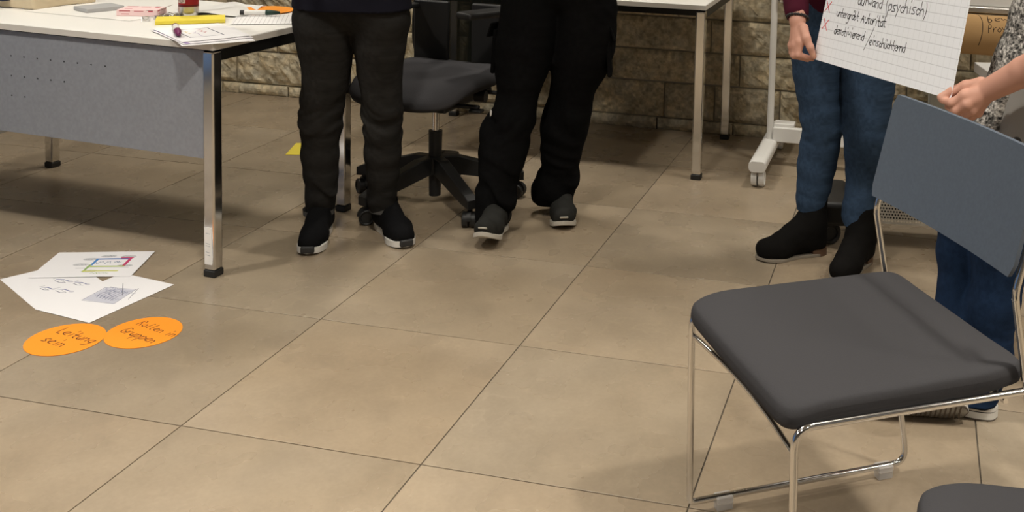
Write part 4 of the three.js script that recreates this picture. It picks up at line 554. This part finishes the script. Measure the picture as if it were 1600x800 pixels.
{
  const arms = [{ side: 1, elbow: [-2.07, 1.06, -3.24], wrist: [-1.90, 1.07, -3.04] }, { side: -1, elbow: [-1.56, 1.06, -3.24], wrist: [-1.71, 1.09, -3.04] }];
  person({ label: 'person in dark grey jeans and black knit sneakers standing by the table corner', face: 0.15, pelvis: [-1.81, 0.845, -3.235], k: 0.94, split: -1.87, hems: [0.072, 0.078], skin: M.skin, arms, hands: restHands(arms), sleeveTo: 0.9,
    legs: [[[-1.982,0.081,-3.32,0.046],[-1.968,0.153,-3.309,0.052],[-1.963,0.224,-3.298,0.055],[-1.958,0.295,-3.288,0.06],[-1.948,0.388,-3.274,0.066],[-1.939,0.458,-3.264,0.064],[-1.928,0.504,-3.257,0.068],[-1.912,0.573,-3.246,0.074],[-1.907,0.64,-3.236,0.079],[-1.905,0.706,-3.227,0.09],[-1.901,0.772,-3.217,0.097]], [[-1.779,0.087,-3.398,0.041],[-1.775,0.149,-3.386,0.045],[-1.766,0.222,-3.37,0.052],[-1.76,0.295,-3.355,0.057],[-1.75,0.39,-3.335,0.061],[-1.742,0.472,-3.318,0.065],[-1.741,0.53,-3.306,0.065],[-1.739,0.598,-3.292,0.069],[-1.729,0.667,-3.277,0.076],[-1.724,0.711,-3.268,0.08],[-1.715,0.778,-3.254,0.09]]],
    trouserMat: M.denimBlack, trouserLabel: 'dark charcoal jeans', foldiness: 1.1, hemBand: true, hemMat: M.hemGrey, knee: 0.42, topMat: M.navyKnit, topLabel: 'dark navy sweater', topHem: 0.812, topGrow: 0.014,
    shoes: [['knit', [-1.997, -3.385], [-1.903, -3.115], knitMats], ['knit', [-1.828, -3.468], [-1.628, -3.275], knitMats]] });
}
{
  const arms = [{ side: 1, elbow: [-1.54, 1.14, -3.66], wrist: [-1.38, 1.12, -3.44] }, { side: -1, elbow: [-0.95, 1.14, -3.68], wrist: [-1.12, 1.16, -3.46] }];
  person({ label: 'person in black cargo trousers and grey running shoes', face: 0.1, pelvis: [-1.24, 0.89, -3.66], k: 1.03, split: -1.33, hems: [0.046, 0.040], skin: M.skin2, arms, hands: restHands(arms), sleeveTo: 0.9,
    legs: [[[-1.413,0.048,-3.494,0.053],[-1.405,0.081,-3.5,0.054],[-1.405,0.147,-3.512,0.064],[-1.401,0.213,-3.524,0.071],[-1.397,0.279,-3.536,0.080],[-1.389,0.335,-3.546,0.081],[-1.379,0.369,-3.552,0.078],[-1.368,0.414,-3.56,0.074],[-1.357,0.481,-3.572,0.069],[-1.35,0.537,-3.582,0.078],[-1.348,0.592,-3.592,0.092],[-1.343,0.659,-3.604,0.104],[-1.335,0.727,-3.616,0.104],[-1.334,0.794,-3.628,0.102]], [[-1.285,0.038,-3.765,0.055],[-1.274,0.084,-3.759,0.067],[-1.268,0.115,-3.756,0.068],[-1.256,0.162,-3.75,0.066],[-1.246,0.237,-3.741,0.073],[-1.234,0.337,-3.729,0.079],[-1.218,0.388,-3.723,0.079],[-1.203,0.462,-3.714,0.073],[-1.19,0.511,-3.708,0.080],[-1.176,0.561,-3.703,0.092],[-1.165,0.609,-3.697,0.104],[-1.149,0.658,-3.691,0.107],[-1.141,0.729,-3.682,0.106],[-1.138,0.8,-3.674,0.103]]],
    trouserMat: M.cottonBlack, trouserLabel: 'black cargo trousers', foldiness: 1.7, knee: 0.40, topMat: M.blackShirt, topLabel: 'black shirt', topHem: 0.88, topGrow: 0.01,
    after: (t, { trm }) => {                                              // cargo pockets with flaps on the outer thighs, and a small pale tag
      for (const [x, z, s] of [[-1.435, -3.585, -1], [-1.058, -3.665, 1]]) { const pk = mesh('cargo_pocket', at(rbox(0.016, 0.16, 0.10, 0.007, 3), x, 0.635, z - 0.025, 0, s * 0.25, s * 0.07), M.cottonBlack, trm); mesh('pocket_flap', at(rbox(0.007, 0.055, 0.105, 0.003), x + s * 0.013, 0.712, z - 0.022, 0, s * 0.25, s * 0.35), M.cottonBlack, trm); }
      const tg = mesh('tag', at(extr([[-0.003, -0.012], [0.004, -0.006], [0.006, 0.008], [0.0, 0.014], [-0.005, 0.002]], 0.001), -1.425, 0.430, -3.498, 0, -0.5), M.white, trm); tg.userData.label = 'tiny white tag';
    },
    shoes: [['runner', [-1.408, -3.575], [-1.372, -3.315], runMats, 0, 0.13], ['runner', [-1.285, -3.845], [-1.180, -3.590], runMats]] });
}
{
  const arms = [{ side: 1, elbow: [-0.40, 1.075, -3.48], wrist: [-0.3422, 0.8604, -3.235] }, { side: -1, elbow: [0.03, 1.09, -3.66], wrist: [-0.07, 1.10, -3.44] }];
  const hand = { wrist: [-0.3422, 0.8604, -3.235, 0.025], arm: [[-0.3429, 0.8874, -3.255, 0.027]], K: [[-0.3279,0.8038,-3.195,0.0125],[-0.3414,0.7924,-3.2,0.0125],[-0.3501,0.7859,-3.212,0.0115],[-0.3557,0.7871,-3.226,0.0105]], fingers: [[[-0.3311,0.7668,-3.185,0.0095],[-0.2912,0.754,-3.208,0.0078]], [[-0.3435,0.7623,-3.195,0.0095],[-0.3052,0.7496,-3.216,0.0078]], [[-0.3493,0.7628,-3.212,0.009],[-0.3159,0.7486,-3.228,0.0075]], [[-0.3553,0.765,-3.23,0.008],[-0.3291,0.7511,-3.242,0.007]]], thumb: [[-0.3218,0.8438,-3.212,0.015],[-0.3087,0.8177,-3.188,0.0125],[-0.2958,0.7928,-3.182,0.0105],[-0.2859,0.7656,-3.188,0.0088]] };
  person({ label: 'person in blue jeans, burgundy top and black ankle boots holding the poster', face: -0.35, pelvis: [-0.225, 0.84, -3.63], k: 0.97, split: -0.235, hems: [0.150, 0.125], skin: M.skin, arms, hands: [hand, restHands(arms)[1]], sleeveTo: 0.90, longHair: true, blend: 0.008,
    legs: [[[-0.319,0.148,-3.638,0.047],[-0.315,0.193,-3.637,0.054],[-0.308,0.239,-3.635,0.058],[-0.3,0.307,-3.633,0.065],[-0.294,0.375,-3.631,0.067],[-0.29,0.442,-3.629,0.066],[-0.294,0.508,-3.627,0.069],[-0.305,0.573,-3.625,0.076],[-0.313,0.638,-3.623,0.080],[-0.316,0.682,-3.622,0.082],[-0.314,0.748,-3.62,0.084]], [[-0.159,0.121,-3.601,0.042],[-0.155,0.154,-3.602,0.052],[-0.149,0.198,-3.604,0.056],[-0.143,0.242,-3.605,0.055],[-0.142,0.307,-3.607,0.059],[-0.14,0.372,-3.609,0.066],[-0.138,0.437,-3.611,0.072],[-0.14,0.502,-3.613,0.078],[-0.142,0.545,-3.614,0.082],[-0.139,0.594,-3.615,0.088],[-0.137,0.652,-3.617,0.092],[-0.137,0.717,-3.619,0.092]]],
    trouserMat: M.denimBlue, trouserLabel: 'blue skinny jeans', foldiness: 0.9, knee: 0.44, topMat: M.burgundy, topLabel: 'burgundy long sleeved top', topHem: 0.842, topGrow: -0.004,
    after: (t) => {
      const beads = []; const c = V(-0.3428, 0.870, -3.243), ax = V(0.0, 0.86, -0.5).normalize(), u = V(1, 0, 0), w = ax.clone().cross(u); for (let i = 0; i < 22; i++) { const a = i / 22 * 2 * Math.PI, q = c.clone().addScaledVector(u, Math.cos(a) * 0.031).addScaledVector(w, Math.sin(a) * 0.029); beads.push(new THREE.SphereGeometry(0.0050, 8, 6).translate(q.x, q.y, q.z)); }
      mesh('bracelet', merge(beads), M.blackPlastic, t).userData.label = 'black beaded bracelet'; mesh('thumbnail', at(new THREE.SphereGeometry(0.0062, 12, 8).scale(0.9, 1.25, 0.4), -0.2868, 0.772, -3.1802, 0.2, -0.2, 0.35), M.nail, t);
    },
    shoes: [['boot', [-0.262, -3.665], [-0.478, -3.520], bootMats], ['boot', [-0.120, -3.640], [-0.205, -3.392], bootMats]] });
}
{
  const arms = [{ side: -1, elbow: [0.354, 0.980, -2.45], wrist: [0.1833, 0.8303, -2.585] }, { side: 1, elbow: [0.36, 1.02, -3.00], wrist: [0.16, 1.06, -3.00] }];
  const hand = { wrist: [0.1833, 0.8303, -2.585, 0.028], arm: [[0.354, 0.977, -2.45, 0.041], [0.2477, 0.8827, -2.54, 0.034]], K: [[0.1242,0.8069,-2.588,0.0135],[0.1291,0.7893,-2.58,0.013],[0.1402,0.775,-2.587,0.0125],[0.1543,0.7681,-2.602,0.0115]], fingers: [[[0.0948,0.787,-2.592,0.0098],[0.0747,0.7865,-2.615,0.008]], [[0.1057,0.77,-2.59,0.0098],[0.0874,0.771,-2.62,0.008]], [[0.1239,0.7596,-2.595,0.0095],[0.1058,0.7605,-2.625,0.008]], [[0.1439,0.7536,-2.615,0.0085],[0.127,0.7568,-2.635,0.007]]], thumb: [[0.1597,0.835,-2.605,0.016],[0.1258,0.8243,-2.615,0.0135],[0.0974,0.8088,-2.62,0.0115],[0.0701,0.793,-2.619,0.0092]] };
  person({ label: 'person in a grey knit cardigan and dark blue jeans behind the chair', face: -1.45, pelvis: [0.385, 0.88, -2.78], k: 0.92, split: 0.19, hems: [0.035, 0.035], skin: M.skin, arms, hands: [hand, restHands(arms)[1]], sleeveTo: 0.1, longHair: true, lean: -0.16,
    legs: [[[0.130,0.065,-2.640,0.052],[0.138,0.13,-2.68,0.052],[0.142,0.23,-2.73,0.053],[0.138,0.36,-2.763,0.053],[0.145,0.458,-2.77,0.058],[0.19,0.59,-2.79,0.066],[0.27,0.72,-2.82,0.080]], [[0.190,0.045,-2.672,0.058],[0.210,0.146,-2.674,0.057],[0.222,0.274,-2.678,0.057],[0.234,0.401,-2.685,0.062],[0.240,0.496,-2.695,0.066],[0.270,0.623,-2.715,0.074],[0.32,0.74,-2.74,0.085]]],
    trouserMat: M.denimNavy, trouserLabel: 'dark blue wide jeans', foldiness: 1.0, knee: 0.42, topMat: M.greyShirt, topLabel: 'light grey shirt', topHem: 0.62, topGrow: 0.012, topTuck: 0.20, topExtra: [[0.33, 0.92, -2.72, 0.085, 0.285, 0.64, -2.705, 0.095]],
    after: (t, { L, F, R, P, torso, sl }) => {
      const c = [...torso(0.022, 0.20), ...chain([[0.285, 1.02, -2.72, 0.055], [0.245, 0.88, -2.715, 0.045], [0.175, 0.70, -2.71, 0.045], [0.14, 0.60, -2.71, 0.045]]), [0.28, 0.9, -2.78, 0.05, 0.20, 0.62, -2.80, 0.06]], c2 = sl.map((q) => q.map((v, i) => (i === 3 || i === 7 ? v + 0.010 : v))), f0 = field(c, 0.035), f1 = field(c2, 0.02), hem = 0.60;
      const fz = (x, y, z) => { const f = (x - P.x) * F.x + (z - P.z) * F.z, front = Math.max(f0(x, y, z), 0.115 - 0.10 * (y - 0.87) - f); return Math.max(Math.min(front, f1(x, y, z)) - 0.004 * fbm(x * 30, y * 30, z * 30, 2), hem - y, y > P.y + 0.46 ? 0.075 - Math.hypot(x - P.x, z - P.z) : -1); };
      const cb = bounds([...c, ...c2], 0.05); mesh('cardigan', netMesh(fz, ...cb, 0.008), M.greyKnit, t).userData.label = 'mottled grey knit cardigan';
      mesh('shirt_button', at(new THREE.CylinderGeometry(0.011, 0.011, 0.006, 20).rotateX(Math.PI / 2), 0.246, 0.706, -2.598), M.blackPlastic, t);
    },
    shoes: [['canvas', [0.242, -2.668], [-0.02, -2.700], canvasMats], ['canvas', [0.170, -2.600], [-0.085, -2.565], canvasMats, 0.95, 0, 0.036]] });
}
renderer.render(scene, camera);
